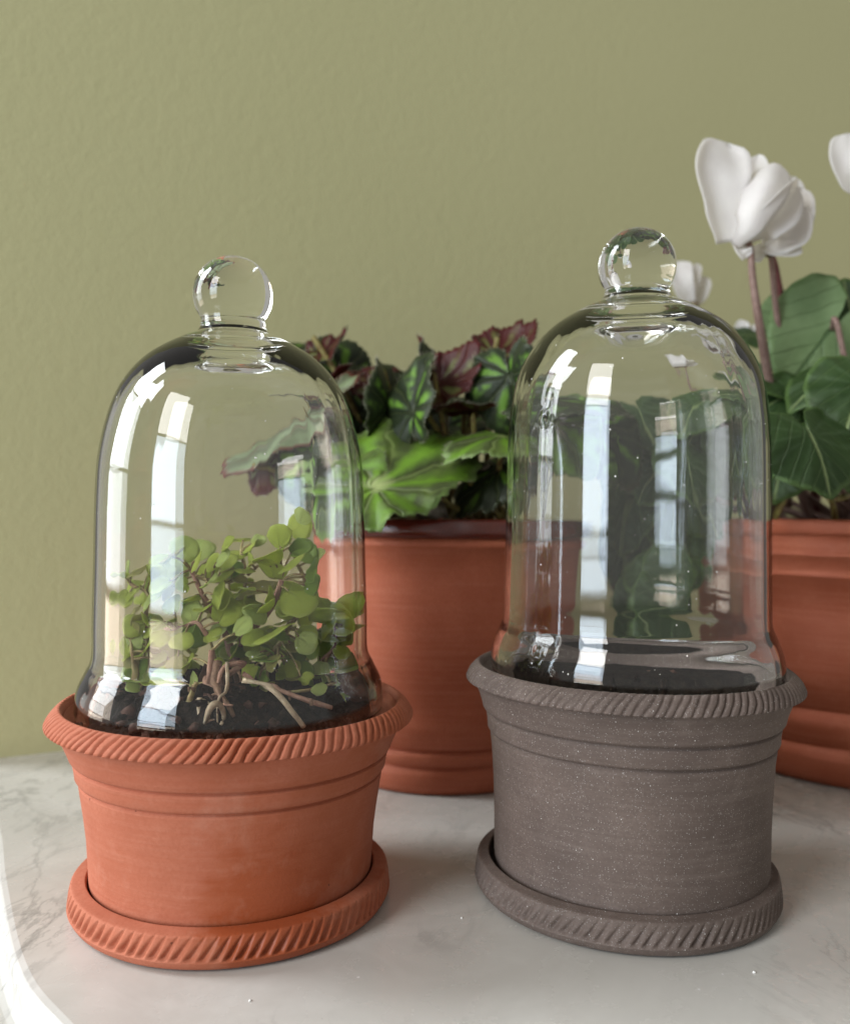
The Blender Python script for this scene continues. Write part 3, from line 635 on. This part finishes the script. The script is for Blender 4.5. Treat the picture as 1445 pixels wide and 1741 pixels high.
# leaves seen through the shorter dome
bleaf(530, 684, 0.420, 0.052, (-0.72, -0.06, -0.70), (0.60, 0.55, -0.58), (RD, LM['begonia_grey']), 28, (-0.03, 0), cup=0.12, width=0.42, fold=0.5)
bleaf(452, 792, 0.42, 0.015, (0.1, -0.1, -0.95), (0.3, 0.85, -0.3), (DK, RD), 29, (-0.03, 0.01), cup=0.4, fold=0.4)
bleaf(530, 770, 0.41, 0.026, (-0.35, -0.25, -0.85), (-0.65, -0.7, 0.3), (DK, RD), 30, (-0.03, -0.01), cup=0.4, fold=0.5)
bleaf(585, 800, 0.40, 0.030, (-0.35, -0.3, -0.75), (-0.45, -0.7, 0.5), (BR, RD), 31, (-0.03, -0.02), cup=0.4)
bleaf(525, 588, 0.47, 0.018, (-0.6, 0.1, 0.15), (0.1, -0.3, 0.95), (DK, RD), 32, (-0.01, 0.02))
bleaf(615, 705, 0.44, 0.030, (-0.4, 0.1, 0.5), (-0.3, -0.75, 0.5), (DK, RD), 33, (-0.01, 0.01), cup=0.4, fold=0.5)
bleaf(760, 730, 0.45, 0.030, (0.5, 0.1, 0.4), (-0.1, -0.7, 0.7), (DK, RD), 34, (0.0, 0.01), cup=0.5, fold=0.5)
bleaf(580, 640, 0.45, 0.024, (-0.2, 0.0, 0.8), (0.5, -0.75, 0.2), (DK, RD), 35, (0.0, 0.01), cup=0.4, fold=0.6)
# tangle of runners at the bottom
for k, (x0, y0, x1, y1, Y) in enumerate(((745, 770, 760, 890, .42), (800, 700, 812, 890, .43), (805, 745, 770, 885, .41), (830, 790, 800, 890, .405), (780, 800, 850, 880, .40), (735, 830, 800, 880, .395), (760, 690, 800, 800, .43))):
    a, b = P(x0, y0, Y), P(x1, y1, Y + 0.012)
    link('stalk', tube('stalk', [a, a.lerp(b, .5) + Vector((rnd.uniform(-.006, .006), 0, 0)), b], [0.0012, 0.0014, 0.0017], PETIOLE if k % 3 else MOSS), begonia)
st = bpy.data.objects.new('pebble', None)
bm = bmesh.new(); bmesh.ops.create_icosphere(bm, subdivisions=3, radius=0.0062)
for v in bm.verts: v.co = Vector((v.co.x * 1.3, v.co.y, v.co.z * 0.75)) * (1 + 0.35 * noise.noise(v.co * 160))
me = bpy.data.meshes.new('pebble'); bm.to_mesh(me); bm.free(); me.materials.append(MOSS); me.polygons.foreach_set('use_smooth', [True] * len(me.polygons))
bpy.data.objects.remove(st)
o = link('pebble', me); o.location = P(728, 866, 0.402); tag(o, 'pale grey pebble in the brown lipped pot below the bright green leaf', 'pebble')

# --- cyclamen
cyc = thing('cyclamen_plant', 'white flowered cyclamen with dark heart shaped leaves, at the right edge', 'plant', (CX, CY, 0.112))
CT, CP = LM['cyclamen_top'], LM['cyclamen_pale']
def cleaf(px, py, Y, L, tip, nrm, mats=(CT, CP), seed=0, stalk=True, **kw):
    kw.setdefault('wave', 0.035); kw.setdefault('cup', 0.25); kw.setdefault('fold', 0.10); kw.setdefault('serr', 0.012); kw.setdefault('nt', 72)
    me, edge = leaf_mesh('cyclamen', L, mats, seed, **kw); pos = P(px, py, Y); o = link('leaf', me); m4 = frame(pos, tip, nrm); place(o, cyc, m4)
    if stalk:
        rr = random.Random(seed); b = Vector((CX + rr.uniform(-.03, .03), CY + rr.uniform(-.03, .02), 0.115)); n = Vector(nrm).normalized()
        n = m4.col[2].to_3d(); s = pos - n * 0.0014; link('stalk', tube('stalk', [s, s - n * 0.008, s.lerp(b, .5) - n * 0.01, b], [0.0012, 0.0014, 0.0015, 0.0018], CYC_STEM), cyc)
cleaf(1412, 560, 0.435, 0.040, (-0.45, 0.05, -0.62), (-0.15, 0.90, -0.35), seed=41, cup=0.2)
cleaf(1345, 540, 0.475, 0.022, (-0.55, 0, -0.35), (0.05, 0.9, -0.25), seed=42)
cleaf(1448, 535, 0.45, 0.020, (-0.2, 0, 0.9), (-0.4, -0.85, 0.2), seed=43)
cleaf(1430, 632, 0.405, 0.028, (-0.85, -0.25, -0.25), (-0.1, -0.50, 0.85), seed=44, cup=0.5)
cleaf(1462, 655, 0.385, 0.030, (-0.35, -0.3, -0.75), (-0.15, -0.80, 0.55), seed=45, cup=0.3)
cleaf(1378, 738, 0.372, 0.028, (0.15, -0.30, -0.55), (0.05, -0.72, 0.68), seed=46, cup=0.22, width=1.25, fold=-0.12)
cleaf(1345, 668, 0.42, 0.025, (-0.65, -0.1, -0.3), (-0.2, -0.7, 0.65), seed=47)
cleaf(1335, 760, 0.40, 0.026, (-0.25, -0.15, -0.85), (-0.35, -0.85, 0.3), seed=48)
cleaf(1350, 725, 0.41, 0.024, (-0.85, -0.2, 0.0), (-0.1, -0.5, 0.85), seed=49)
cleaf(1450, 740, 0.395, 0.030, (0.1, -0.3, -0.6), (0.2, -0.8, 0.5), seed=50)
cleaf(1400, 690, 0.43, 0.034, (-0.4, -0.1, -0.5), (0.0, -0.75, 0.65), seed=51)
cleaf(1300, 640, 0.43, 0.026, (-0.7, -0.2, 0.1), (-0.1, -0.55, 0.8), seed=52)
# a dense shaded skirt of leaves hanging over the pot's edge, behind the taller dome
sk = random.Random(5)
for k, (px, py) in enumerate(((1245, 655), (1195, 665), (1140, 680), (1085, 690), (1060, 740), (1110, 735), (1165, 725), (1215, 720), (1255, 740), (1050, 800), (1095, 790), (1140, 790), (1185, 780), (1230, 790), (1065, 860), (1110, 850), (1155, 850), (1195, 845), (1075, 920), (1120, 915), (1165, 905), (1085, 975), (1130, 970), (1165, 965), (1100, 1020), (1145, 1020))):
    cleaf(px + sk.uniform(-8, 8), py + sk.uniform(-8, 8), 0.425 + sk.uniform(0, 0.045) + (0.02 if px < 1120 else 0), sk.uniform(0.019, 0.028), (sk.uniform(-.7, .3), sk.uniform(-.4, 0), sk.uniform(-1, -.4)), (sk.uniform(-.6, .3), -0.85, sk.uniform(0.1, .6)), seed=60 + k, stalk=k < 13)
cleaf(1278, 570, 0.49, 0.016, (-0.7, 0, 0.1), (0, -0.6, 0.8), seed=61)

def petal_mesh(pts, widths, nrm, cup, twist=0.0, ruffle=0.0, seed=0, thick=0.00035):
    nu, nv = 22, 12; sp = spline(pts, nu // (len(pts) - 1) + 1); m = len(sp); top = []
    for i, c in enumerate(sp):
        u = i / (m - 1); t = (sp[min(i + 1, m - 1)] - sp[max(i - 1, 0)]).normalized()
        n = Vector(nrm); n = (n - t * n.dot(t)).normalized(); s = t.cross(n)
        a = twist * u; s, n = s * math.cos(a) + n * math.sin(a), n * math.cos(a) - s * math.sin(a)
        f = u * (len(widths) - 1); k = min(int(f), len(widths) - 2); q = f - k; q = q * q * (3 - 2 * q); wd = widths[k] + (widths[k + 1] - widths[k]) * q
        if u > 0.86: wd *= math.sqrt(max(0.0, 1 - ((u - 0.86) / 0.14) ** 2)) * 0.98 + 0.02
        for j in range(nv + 1):
            v = j / nv * 2 - 1
            top.append(c + s * (wd * v) + n * (cup * wd * (v * v - 0.4) + ruffle * wd * math.sin(v * 4 + u * 6 + seed) * u + 0.05 * wd * noise.noise(Vector((u * 3, v * 2, seed)))))
    K = nv + 1; faces = []
    verts = top[:]; 
    for i in range(m):
        for j in range(K):
            a = top[min(i + 1, m - 1) * K + j] - top[max(i - 1, 0) * K + j]; b = top[i * K + min(j + 1, nv)] - top[i * K + max(j - 1, 0)]
            q = b.cross(a); verts.append(top[i * K + j] + (q.normalized() * thick if q.length > 1e-12 else Vector((0, 0, 0))))
    T = len(top)
    for i in range(m - 1):
        for j in range(nv):
            q = (i * K + j, i * K + j + 1, (i + 1) * K + j + 1, (i + 1) * K + j); faces.append(tuple(reversed(q))); faces.append(tuple(T + x for x in q))
    ring = [j for j in range(K)] + [i * K + nv for i in range(1, m)] + [(m - 1) * K + j for j in range(nv - 1, -1, -1)] + [i * K for i in range(m - 2, 0, -1)]
    for a, b in zip(ring, ring[1:] + ring[:1]): faces.append((a, b, T + b, T + a))
    return mesh('petal', verts, faces, PETAL)
def flower(center, petals, seed):
    """center = (px, py, Y) of the calyx; petals = list of (point list in px/py/Y, half widths in px, normal, cup, twist)"""
    cpos = P(*center); me = bpy.data.meshes.new('calyx'); bm = bmesh.new(); bmesh.ops.create_icosphere(bm, subdivisions=2, radius=0.0034)
    for v in bm.verts: v.co = Vector((v.co.x, v.co.y, v.co.z * 0.8)) * (1 + 0.3 * noise.noise(v.co * 500))
    bm.to_mesh(me); bm.free(); me.materials.append(CALYX); me.polygons.foreach_set('use_smooth', [True] * len(me.polygons))
    f = link('flower', me); f.parent = cyc; f.location = cpos - parent_loc(cyc)
    for k, (pts, wd, nrm, cup, tw) in enumerate(petals):
        pp = [P(*p) - cpos for p in pts]; mw = [x / FPX * pts[0][2] for x in wd]
        link('petal', petal_mesh(pp, mw, nrm, cup * 1.25, tw, 0.09, seed + k), f, False)
    return f
FY = 0.405
flower((1262, 412, FY + .008), [
    ([(1234, 412, FY), (1228, 352, FY - .003), (1226, 290, FY - .002), (1236, 242, FY + .008)], [22, 36, 50, 40], (0.15, -1, 0.1), 0.35, 0.15),
    ([(1248, 412, FY), (1274, 372, FY - .010), (1304, 318, FY - .009), (1326, 280, FY + .002)], [14, 28, 36, 30], (-0.30, -0.9, 0.35), -0.45, -0.25),
    ([(1262, 410, FY + .006), (1296, 382, FY - .006), (1330, 352, FY - .004), (1356, 318, FY + .010)], [14, 30, 34, 22], (0.30, -0.8, -0.45), 0.55, 0.2),
    ([(1258, 400, FY + .012), (1274, 350, FY + .016), (1284, 300, FY + .018), (1290, 262, FY + .022)], [14, 24, 24, 12], (-0.3, -1, 0), 0.3, 0.3),
    ([(1250, 412, FY + .010), (1262, 424, FY - .002), (1270, 438, FY - .002)], [12, 15, 13], (0, -1, 0.3), 0.3, 0)], 3)
flower((1308, 428, FY + .020), [
    ([(1302, 420, FY + .014), (1330, 405, FY + .012), (1352, 370, FY + .014), (1362, 318, FY + .020)], [12, 26, 28, 20], (0.25, -0.9, 0.0), 0.5, 0.2),
    ([(1304, 424, FY + .010), (1328, 412, FY + .006), (1350, 395, FY + .008), (1368, 352, FY + .014)], [12, 22, 26, 18], (0.35, -0.8, 0.3), 0.4, 0.1),
    ([(1296, 424, FY + .012), (1318, 424, FY + .006), (1340, 424, FY + .006), (1362, 420, FY + .008)], [8, 15, 17, 13], (0.05, -0.95, 0.2), 0.35, 0.1),
    ([(1300, 425, FY + .020), (1320, 380, FY + .026), (1345, 330, FY + .030), (1352, 300, FY + .034)], [12, 24, 24, 14], (0.1, -1, 0), 0.3, 0),
    ([(1296, 420, FY + .012), (1286, 432, FY + .010), (1280, 444, FY + .008)], [10, 14, 11], (0, -1, 0.2), 0.3, 0)], 5)
F3 = 0.55
flower((1180, 520, F3), [
    ([(1172, 516, F3), (1163, 490, F3 - .004), (1158, 466, F3 - .004), (1160, 443, F3)], [12, 17, 19, 17], (-0.1, -1, 0.1), 0.3, 0.2),
    ([(1178, 516, F3 + .004), (1178, 490, F3), (1182, 466, F3), (1188, 448, F3 + .004)], [8, 10, 10, 7], (0.3, -1, 0.1), 0.3, 0.2),
    ([(1180, 518, F3 + .008), (1190, 500, F3 + .006), (1196, 484, F3 + .006), (1198, 470, F3 + .008)], [8, 13, 13, 9], (0.1, -1, 0.1), 0.3, 0)], 8)
F4 = 0.43
flower((1470, 330, F4), [
    ([(1462, 322, F4), (1452, 300, F4 - .004), (1444, 270, F4 - .004), (1440, 226, F4)], [16, 30, 34, 28], (-0.1, -1, 0.1), 0.3, 0.1),
    ([(1478, 322, F4), (1490, 300, F4 - .004), (1505, 265, F4), (1515, 230, F4 + .006)], [14, 28, 32, 26], (0.2, -1, 0.1), 0.3, 0.1)], 9)
F5 = 0.50
flower((1262, 580, F5), [
    ([(1262, 578, F5), (1258, 566, F5), (1262, 555, F5), (1268, 545, F5)], [6, 11, 12, 9], (-0.1, -1, 0.3), 0.3, 0.1),
    ([(1266, 578, F5), (1274, 568, F5), (1282, 562, F5), (1290, 556, F5)], [6, 10, 10, 8], (0.1, -1, 0.3), 0.3, 0.1)], 10)
for pts, r, m in (([(1262, 412, FY + .008), (1275, 418, FY), (1279, 470, FY), (1290, 545, FY + .004), (1306, 640, FY + .02), (1340, 860, 0.45)], [0.0015, 0.0017, 0.0021, 0.0026, 0.0028], CYC_STEM),
                  ([(1308, 428, FY + .020), (1312, 450, FY + .022), (1320, 530, FY + .03), (1335, 650, FY + .04), (1370, 870, 0.46)], [0.0014, 0.0017, 0.0019, 0.0021], CYC_STEM),
                  ([(1306, 425, FY + .026), (1318, 450, FY + .030), (1332, 530, FY + .038), (1350, 650, FY + .045), (1390, 870, 0.47)], [0.0014, 0.0017, 0.0020, 0.0021], CYC_STEM_RED),
                  ([(1180, 520, F3), (1195, 600, F3), (1290, 760, F3 - .04), (1390, 870, 0.49)], [0.0012, 0.0016, 0.0018], CYC_STEM),
                  ([(1470, 330, F4), (1468, 350, F4), (1462, 500, F4 + .01), (1440, 870, 0.46)], [0.0014, 0.0018, 0.0021], CYC_STEM_RED),
                  ([(1262, 580, F5), (1270, 620, F5), (1320, 760, F5 - .02), (1385, 870, 0.48)], [0.0012, 0.0016, 0.0018], CYC_STEM)):
    link('flower_stem', tube('flower_stem', [P(*p) for p in pts], [x * 0.85 for x in r], m, 10, 6), cyc)
for x0, y0, x1, y1, Y in ((1352, 790, 1318, 880, .40), (1405, 830, 1420, 885, .41), (1420, 850, 1445, 840, .40)):
    link('stalk', tube('stalk', [P(x0, y0, Y), P((x0 + x1) / 2 + 3, (y0 + y1) / 2, Y), P(x1, y1, Y + .01)], [0.0012, 0.0015, 0.0016], PETIOLE), cyc)

# --- leafy sprig under the shorter dome
sprig = thing('leafy_sprig', 'small bright green sprig with round leaves and woody stems, under the shorter glass dome', 'plant', (LX, LY, 0.066))
def Q(cx, cy, Y): return P(180 + cx / 3.141, 860 + cy / 3.141, Y)
def inside(p, rmax=0.0385):
    d = Vector((p.x - LX, p.y - LY)); lim = rmax if p.z < 0.15 else rmax * 0.8
    if d.length > lim: d *= lim / d.length; p = Vector((LX + d.x, LY + d.y, p.z))
    return p
SY = LY
stem_pts = []
for pts, r, m in (
    ([(690, 830, 0), (670, 740, 0), (620, 620, -.003), (530, 480, -.006), (450, 340, -.006)], [0.0019, 0.0016, 0.0013, 0.0010], STEM_PINK),
    ([(690, 840, 0), (740, 720, -.003), (820, 620, -.006), (890, 520, -.008), (935, 395, -.008)], [0.0019, 0.0017, 0.0014, 0.0012], STEM_PINK),
    ([(480, 375, -.006), (600, 405, -.004), (690, 400, 0), (745, 350, .002), (730, 240, .004)], [0.0009, 0.0008, 0.0007], STEM_OLIVE),
    ([(760, 700, .004), (765, 560, .004), (745, 420, .002)], [0.0010, 0.0008, 0.0007], STEM_OLIVE),
    ([(820, 320, .002), (760, 370, .002)], [0.0006, 0.0007], STEM_OLIVE),
    ([(900, 800, .006), (960, 660, .004), (1040, 560, 0), (1075, 480, 0)], [0.0013, 0.0011, 0.0008], STEM_OLIVE),
    ([(1050, 520, .008), (1055, 410, .008), (1010, 290, .008), (965, 150, .008)], [0.0009, 0.0008, 0.0006], STEM_OLIVE),
    ([(220, 760, .004), (205, 590, .002), (225, 480, 0), (125, 415, 0)], [0.0013, 0.0011, 0.0008], STEM_OLIVE),
    ([(560, 700, -.012), (490, 625, -.012), (400, 650, -.010), (250, 655, -.006), (110, 600, 0)], [0.0011, 0.0010, 0.0008, 0.0006], STEM_PINK),
    ([(560, 930, -.022), (570, 770, -.022)], [0.0013, 0.0010], STEM_PINK),
    ([(425, 1140, -.028), (490, 930, -.026)], [0.0015, 0.0011], STEM_OLIVE),
    ([(515, 1240, -.034), (505, 1050, -.030)], [0.0014, 0.0012], STRAW),
    ([(700, 820, .01), (640, 680, .012), (560, 560, .014), (500, 400, .014), (400, 260, .012)], [0.0014, 0.0011, 0.0008, 0.0006], STEM_OLIVE),
    ([(900, 780, .012), (1080, 690, .010), (1200, 640, .006), (1290, 560, .004)], [0.0012, 0.0010, 0.0007], STEM_OLIVE),
    ([(1100, 900, .004), (1180, 800, 0), (1230, 720, -.002), (1210, 620, 0)], [0.0010, 0.0009, 0.0007], STEM_PINK),
    ([(860, 830, -.006), (930, 720, -.010), (980, 650, -.012)], [0.0012, 0.0009], STEM_OLIVE),
    ([(180, 1040, -.006), (150, 860, -.008), (130, 700, -.006)], [0.0010, 0.0009, 0.0007], STEM_OLIVE)):
    pp = [inside(Q(a, b, SY + d), 0.040) for a, b, d in pts]
    link('stem', tube('stem', pp, [x * 0.78 for x in r], m, 9, 5), sprig); stem_pts += spline(pp, 4)
LEAFS = '''145,340,44,y 200,380,56,l 85,400,42,g 130,460,52,g 110,590,62,y 175,620,42,y 150,860,62,d 90,740,48,g 215,760,56,g 232,362,46,g 330,250,58,y 420,220,64,l
510,240,68,l 470,290,46,g 365,350,74,l 330,300,54,l 440,510,62,g 450,575,56,l 520,540,48,g 590,470,54,g 640,500,50,g 650,300,52,g 700,240,64,g 720,165,48,g 660,205,42,g 770,205,48,g
690,340,44,d 820,190,38,l 860,270,70,g 890,340,62,g 910,160,54,g 1010,115,58,g 930,195,44,g 1030,220,52,d 1070,250,58,d 970,290,62,g 1080,335,54,d 800,420,84,y 730,400,52,g
1020,480,80,g 980,530,62,g 1140,480,68,g 1190,560,84,g 1280,510,74,g 1270,590,74,g 1320,640,64,g 1080,570,64,g 1170,640,62,g 1180,740,74,d 1260,830,84,d 1090,410,46,d 950,600,60,g
880,650,84,g 700,590,84,g 640,560,64,g 790,560,52,g 690,640,44,d 420,890,78,l 370,900,52,g 240,960,50,g 200,1020,62,l 980,920,72,g 1240,980,90,l 1310,1120,80,g 870,820,84,d
980,800,62,d 490,710,64,d 560,690,46,d 620,800,48,d 1100,700,54,d 1220,1060,52,g 985,1215,30,l 300,1080,46,d 760,300,46,g 610,270,44,l 560,300,44,g 280,420,50,l 340,520,50,l
300,620,46,l 260,760,56,g 330,780,60,g 300,900,56,g 420,700,56,d 740,500,56,g 860,480,48,g 930,420,44,g 1120,860,54,d 1040,880,48,d 800,900,52,d 740,760,46,d 130,950,48,g
400,300,52,l 550,400,48,l 1330,560,52,g 1230,660,60,g 1150,560,58,g 620,360,50,g 910,250,44,g 90,500,46,g 190,480,48,g 260,300,40,l'''.split()
VAR = {}
for key, kind in (('g', 'sprig'), ('l', 'sprig_light'), ('y', 'sprig_yellow'), ('d', 'sprig_dark')):
    VAR[key] = [leaf_mesh('sprig', 1.0, (LM[kind], LM[kind]), 100 + s, cup=c, fold=f, wave=0.03, nt=28, nr=5, thick=0.03, width=wd, droop=d)[0]
                for s, (c, f, wd, d) in enumerate(((-0.25, 0.1, 1.10, 0.25), (0.35, 0.05, 1.2, 0.1), (0.1, 0.3, 1.0, 0.3), (0.2, -0.12, 1.25, 0.0)))]
pet_pts = []
lr = random.Random(21)
fill = random.Random(77)
for _ in range(85):                                 # low leaves all round the foot of the sprig
    LEAFS.append('%d,%d,%d,%s' % (fill.choice((fill.uniform(70, 480), fill.uniform(780, 1330))), fill.uniform(640, 1010), fill.uniform(32, 52), fill.choice('ggglldy')))
for _ in range(95):
    q = fill.choice(stem_pts); cxy = (q.x + fill.uniform(-.008, .008), q.z + fill.uniform(-.004, .007))
    LEAFS.append('%d,%d,%d,%s' % (((cxy[0] / LY * FPX + 722.5) - 180) * 3.141, ((870.5 - (cxy[1] - CAM_H) / LY * FPX) - 860) * 3.141, fill.uniform(32, 52), fill.choice('gggllyd')))
for s in LEAFS:
    a, b, sz, t = s.split(','); a, b, sz = float(a), float(b), float(sz)
    depth = lr.uniform(-0.020, 0.014) if 250 < a < 1150 else lr.uniform(-0.010, 0.010)
    c = inside(Q(a, b, SY + depth), 0.0375); L = sz * 2.1 / 3.141 / FPX * SY
    near = min(stem_pts, key=lambda q: (q - c).length); out = (c - near)
    if out.length < 0.0015: out = Vector((lr.uniform(-1, 1), -0.6, 0.4))
    tip = (out.normalized() + Vector((lr.uniform(-.5, .5), lr.uniform(-.5, .3), lr.uniform(-.5, .5)))).normalized()
    nrm = Vector((lr.uniform(-.65, .35), lr.uniform(-1.0, -.15), lr.uniform(.1, 1.0)))
    if abs(tip.dot(nrm.normalized())) > 0.9: nrm = Vector((-0.5, -0.5, 0.9))
    base = c - tip * (L * 0.5)
    o = link('leaf', lr.choice(VAR[t])); m4 = frame(base, tip, nrm); place(o, sprig, m4 @ Matrix.Scale(L, 4))
    if (base - near).length < 0.016: pet_pts.append((near, base))
pv = []
vs, fs = [], []
for a, b in pet_pts:
    d = (b - a)
    if d.length < 1e-4: continue
    me = tube('petiole', [a, a.lerp(b, .5) + Vector((0, 0, d.length * 0.08)), b], [0.00042, 0.00036], STEM_OLIVE, 5, 3); k = len(vs)
    vs += [v.co.copy() for v in me.vertices]; fs += [tuple(k + i for i in p.vertices) for p in me.polygons]; bpy.data.meshes.remove(me)
link('leaf_stalks', mesh('leaf_stalks', vs, fs, STEM_OLIVE), sprig)['kind'] = 'stuff'

# loose bits lying on the soil
def twig(label, pts, r, m, name='twig'):
    o = link(name, tube(name, [inside(Q(a, b, SY + d), 0.044) for a, b, d in pts], r, m, 9, 5)); return tag(o, label, 'twig')
twig('pale straw coloured twig slanting down across the soil in front of the sprig', [(735, 930, -.030), (865, 975, -.032), (990, 1105, -.036), (1110, 1205, -.040)], [0.0012, 0.0010, 0.0008, 0.0007], STRAW)
twig('thin brown twig lying behind the pale straw twig on the soil', [(735, 895, -.022), (900, 990, -.024), (1040, 1050, -.026), (1200, 1082, -.024)], [0.0007, 0.0008, 0.0006], STEM_PINK)
twig('short greenish twig low on the right of the soil, pointing up to a light leaf', [(930, 1030, -.016), (1080, 1010, -.018), (1225, 965, -.014)], [0.0006, 0.0007, 0.0005], STEM_OLIVE)
stub = thing('root', 'tangled dry brown root clump in the soil at the foot of the sprig', 'root', inside(Q(620, 1180, SY - .032)))
rs = random.Random(31)
for k in range(15):
    a0, d0 = rs.uniform(560, 720), -rs.uniform(.008, .026); x1, y1 = a0 + rs.uniform(-110, 90), rs.uniform(1080, 1230)
    pp = [inside(Q(a, b, SY + d), 0.043) for a, b, d in ((a0, rs.uniform(830, 930), d0), (a0 + rs.uniform(-50, 50), rs.uniform(930, 1010), d0 - .004), ((a0 + x1) / 2 + rs.uniform(-50, 50), rs.uniform(1020, 1090), d0 - .008), (x1, y1, d0 - .012))]
    w0 = rs.choice((0.0014, 0.0010, 0.0007, 0.0006)); link('root_strand', tube('root_strand', pp, [w0, w0 * 1.1, w0 * 0.7, w0 * 0.4], rs.choice((BARK, STEM_PINK, STRAW, BARK, DRY)), 7, 5), stub)
for k in range(12):
    x0, y0, d0 = rs.uniform(330, 1150), rs.uniform(1000, 1190), -rs.uniform(.020, .036); dx, dy = rs.uniform(-90, 90), rs.uniform(-40, 50)
    pp = [inside(Q(a, b, SY + d), 0.044) for a, b, d in ((x0, y0, d0), (x0 + dx * .5 + rs.uniform(-15, 15), y0 + dy * .5 - 14, d0), (x0 + dx, y0 + dy, d0 - .002))]
    link('root_strand', tube('root_strand', pp, [0.0005, 0.0006, 0.0003], rs.choice((DRY, STRAW, BARK)), 6, 4), stub)
twig('dry curled brown root at the front of the soil, left of the pale straw twig', [(535, 1165, -.036), (560, 1095, -.038), (600, 1075, -.037), (635, 1130, -.035), (600, 1200, -.036)], [0.0006, 0.0011, 0.0008, 0.0004], STRAW, 'root')
twig('small bent brown rootlet above the soil at the foot of the stems', [(660, 900, -.020), (740, 840, -.022), (640, 860, -.024), (600, 940, -.026)], [0.0008, 0.0009, 0.0007], STEM_PINK, 'root')
def lump(name, label, cat, pos, size, m, seed, sub=3, rough=0.45, group=None):
    bm = bmesh.new(); bmesh.ops.create_icosphere(bm, subdivisions=sub, radius=1)
    for v in bm.verts:
        k = 1 + rough * noise.noise(v.co * 1.3 + Vector((seed, 0, 0))) + rough * 0.5 * noise.noise(v.co * 3.5 + Vector((0, seed, 0)))
        v.co = Vector((v.co.x * size[0], v.co.y * size[1], v.co.z * size[2])) * k
    me = bpy.data.meshes.new(name); bm.to_mesh(me); bm.free(); me.materials.append(m); me.polygons.foreach_set('use_smooth', [True] * len(me.polygons))
    o = link(name, me); o.location = pos; return tag(o, label, cat, group)
lump('bark_chip', 'dark red brown bark chip against the glass at the right of the soil', 'bark chip', inside(Q(1370, 985, SY - .004), 0.040), (0.0058, 0.004, 0.0046), BARK, 3)
lump('bark_chip', 'dark bark chip lying on the soil at the lower left inside the shorter dome', 'bark chip', inside(Q(230, 1205, SY - .034), 0.044), (0.006, 0.004, 0.0022), BARK, 5)
lump('soil_crumb', 'black soil crumb on the rope rim at the left of the orange pot', 'crumb', P(128, 1235, 0.2685), (0.0012, 0.0011, 0.0008), SOIL, 7, 2)
for px, py, s, lab in ((1282, 1655, 0.0005, 'white crumb on the marble in front of the grey saucer'), (785, 1562, 0.0004, 'white crumb on the marble between the two saucers'), (425, 1703, 0.0004, 'white crumb on the marble in front of the orange saucer')):
    Yc = CAM_H * FPX / (py - 870.5 + (722.5 - px) * math.sin(ROLL)); p = P(px, py, Yc); p.z = s * 0.5
    lump('white_crumb', lab, 'crumb', p, (s, s, s * 0.7), CHALK, px, 1)
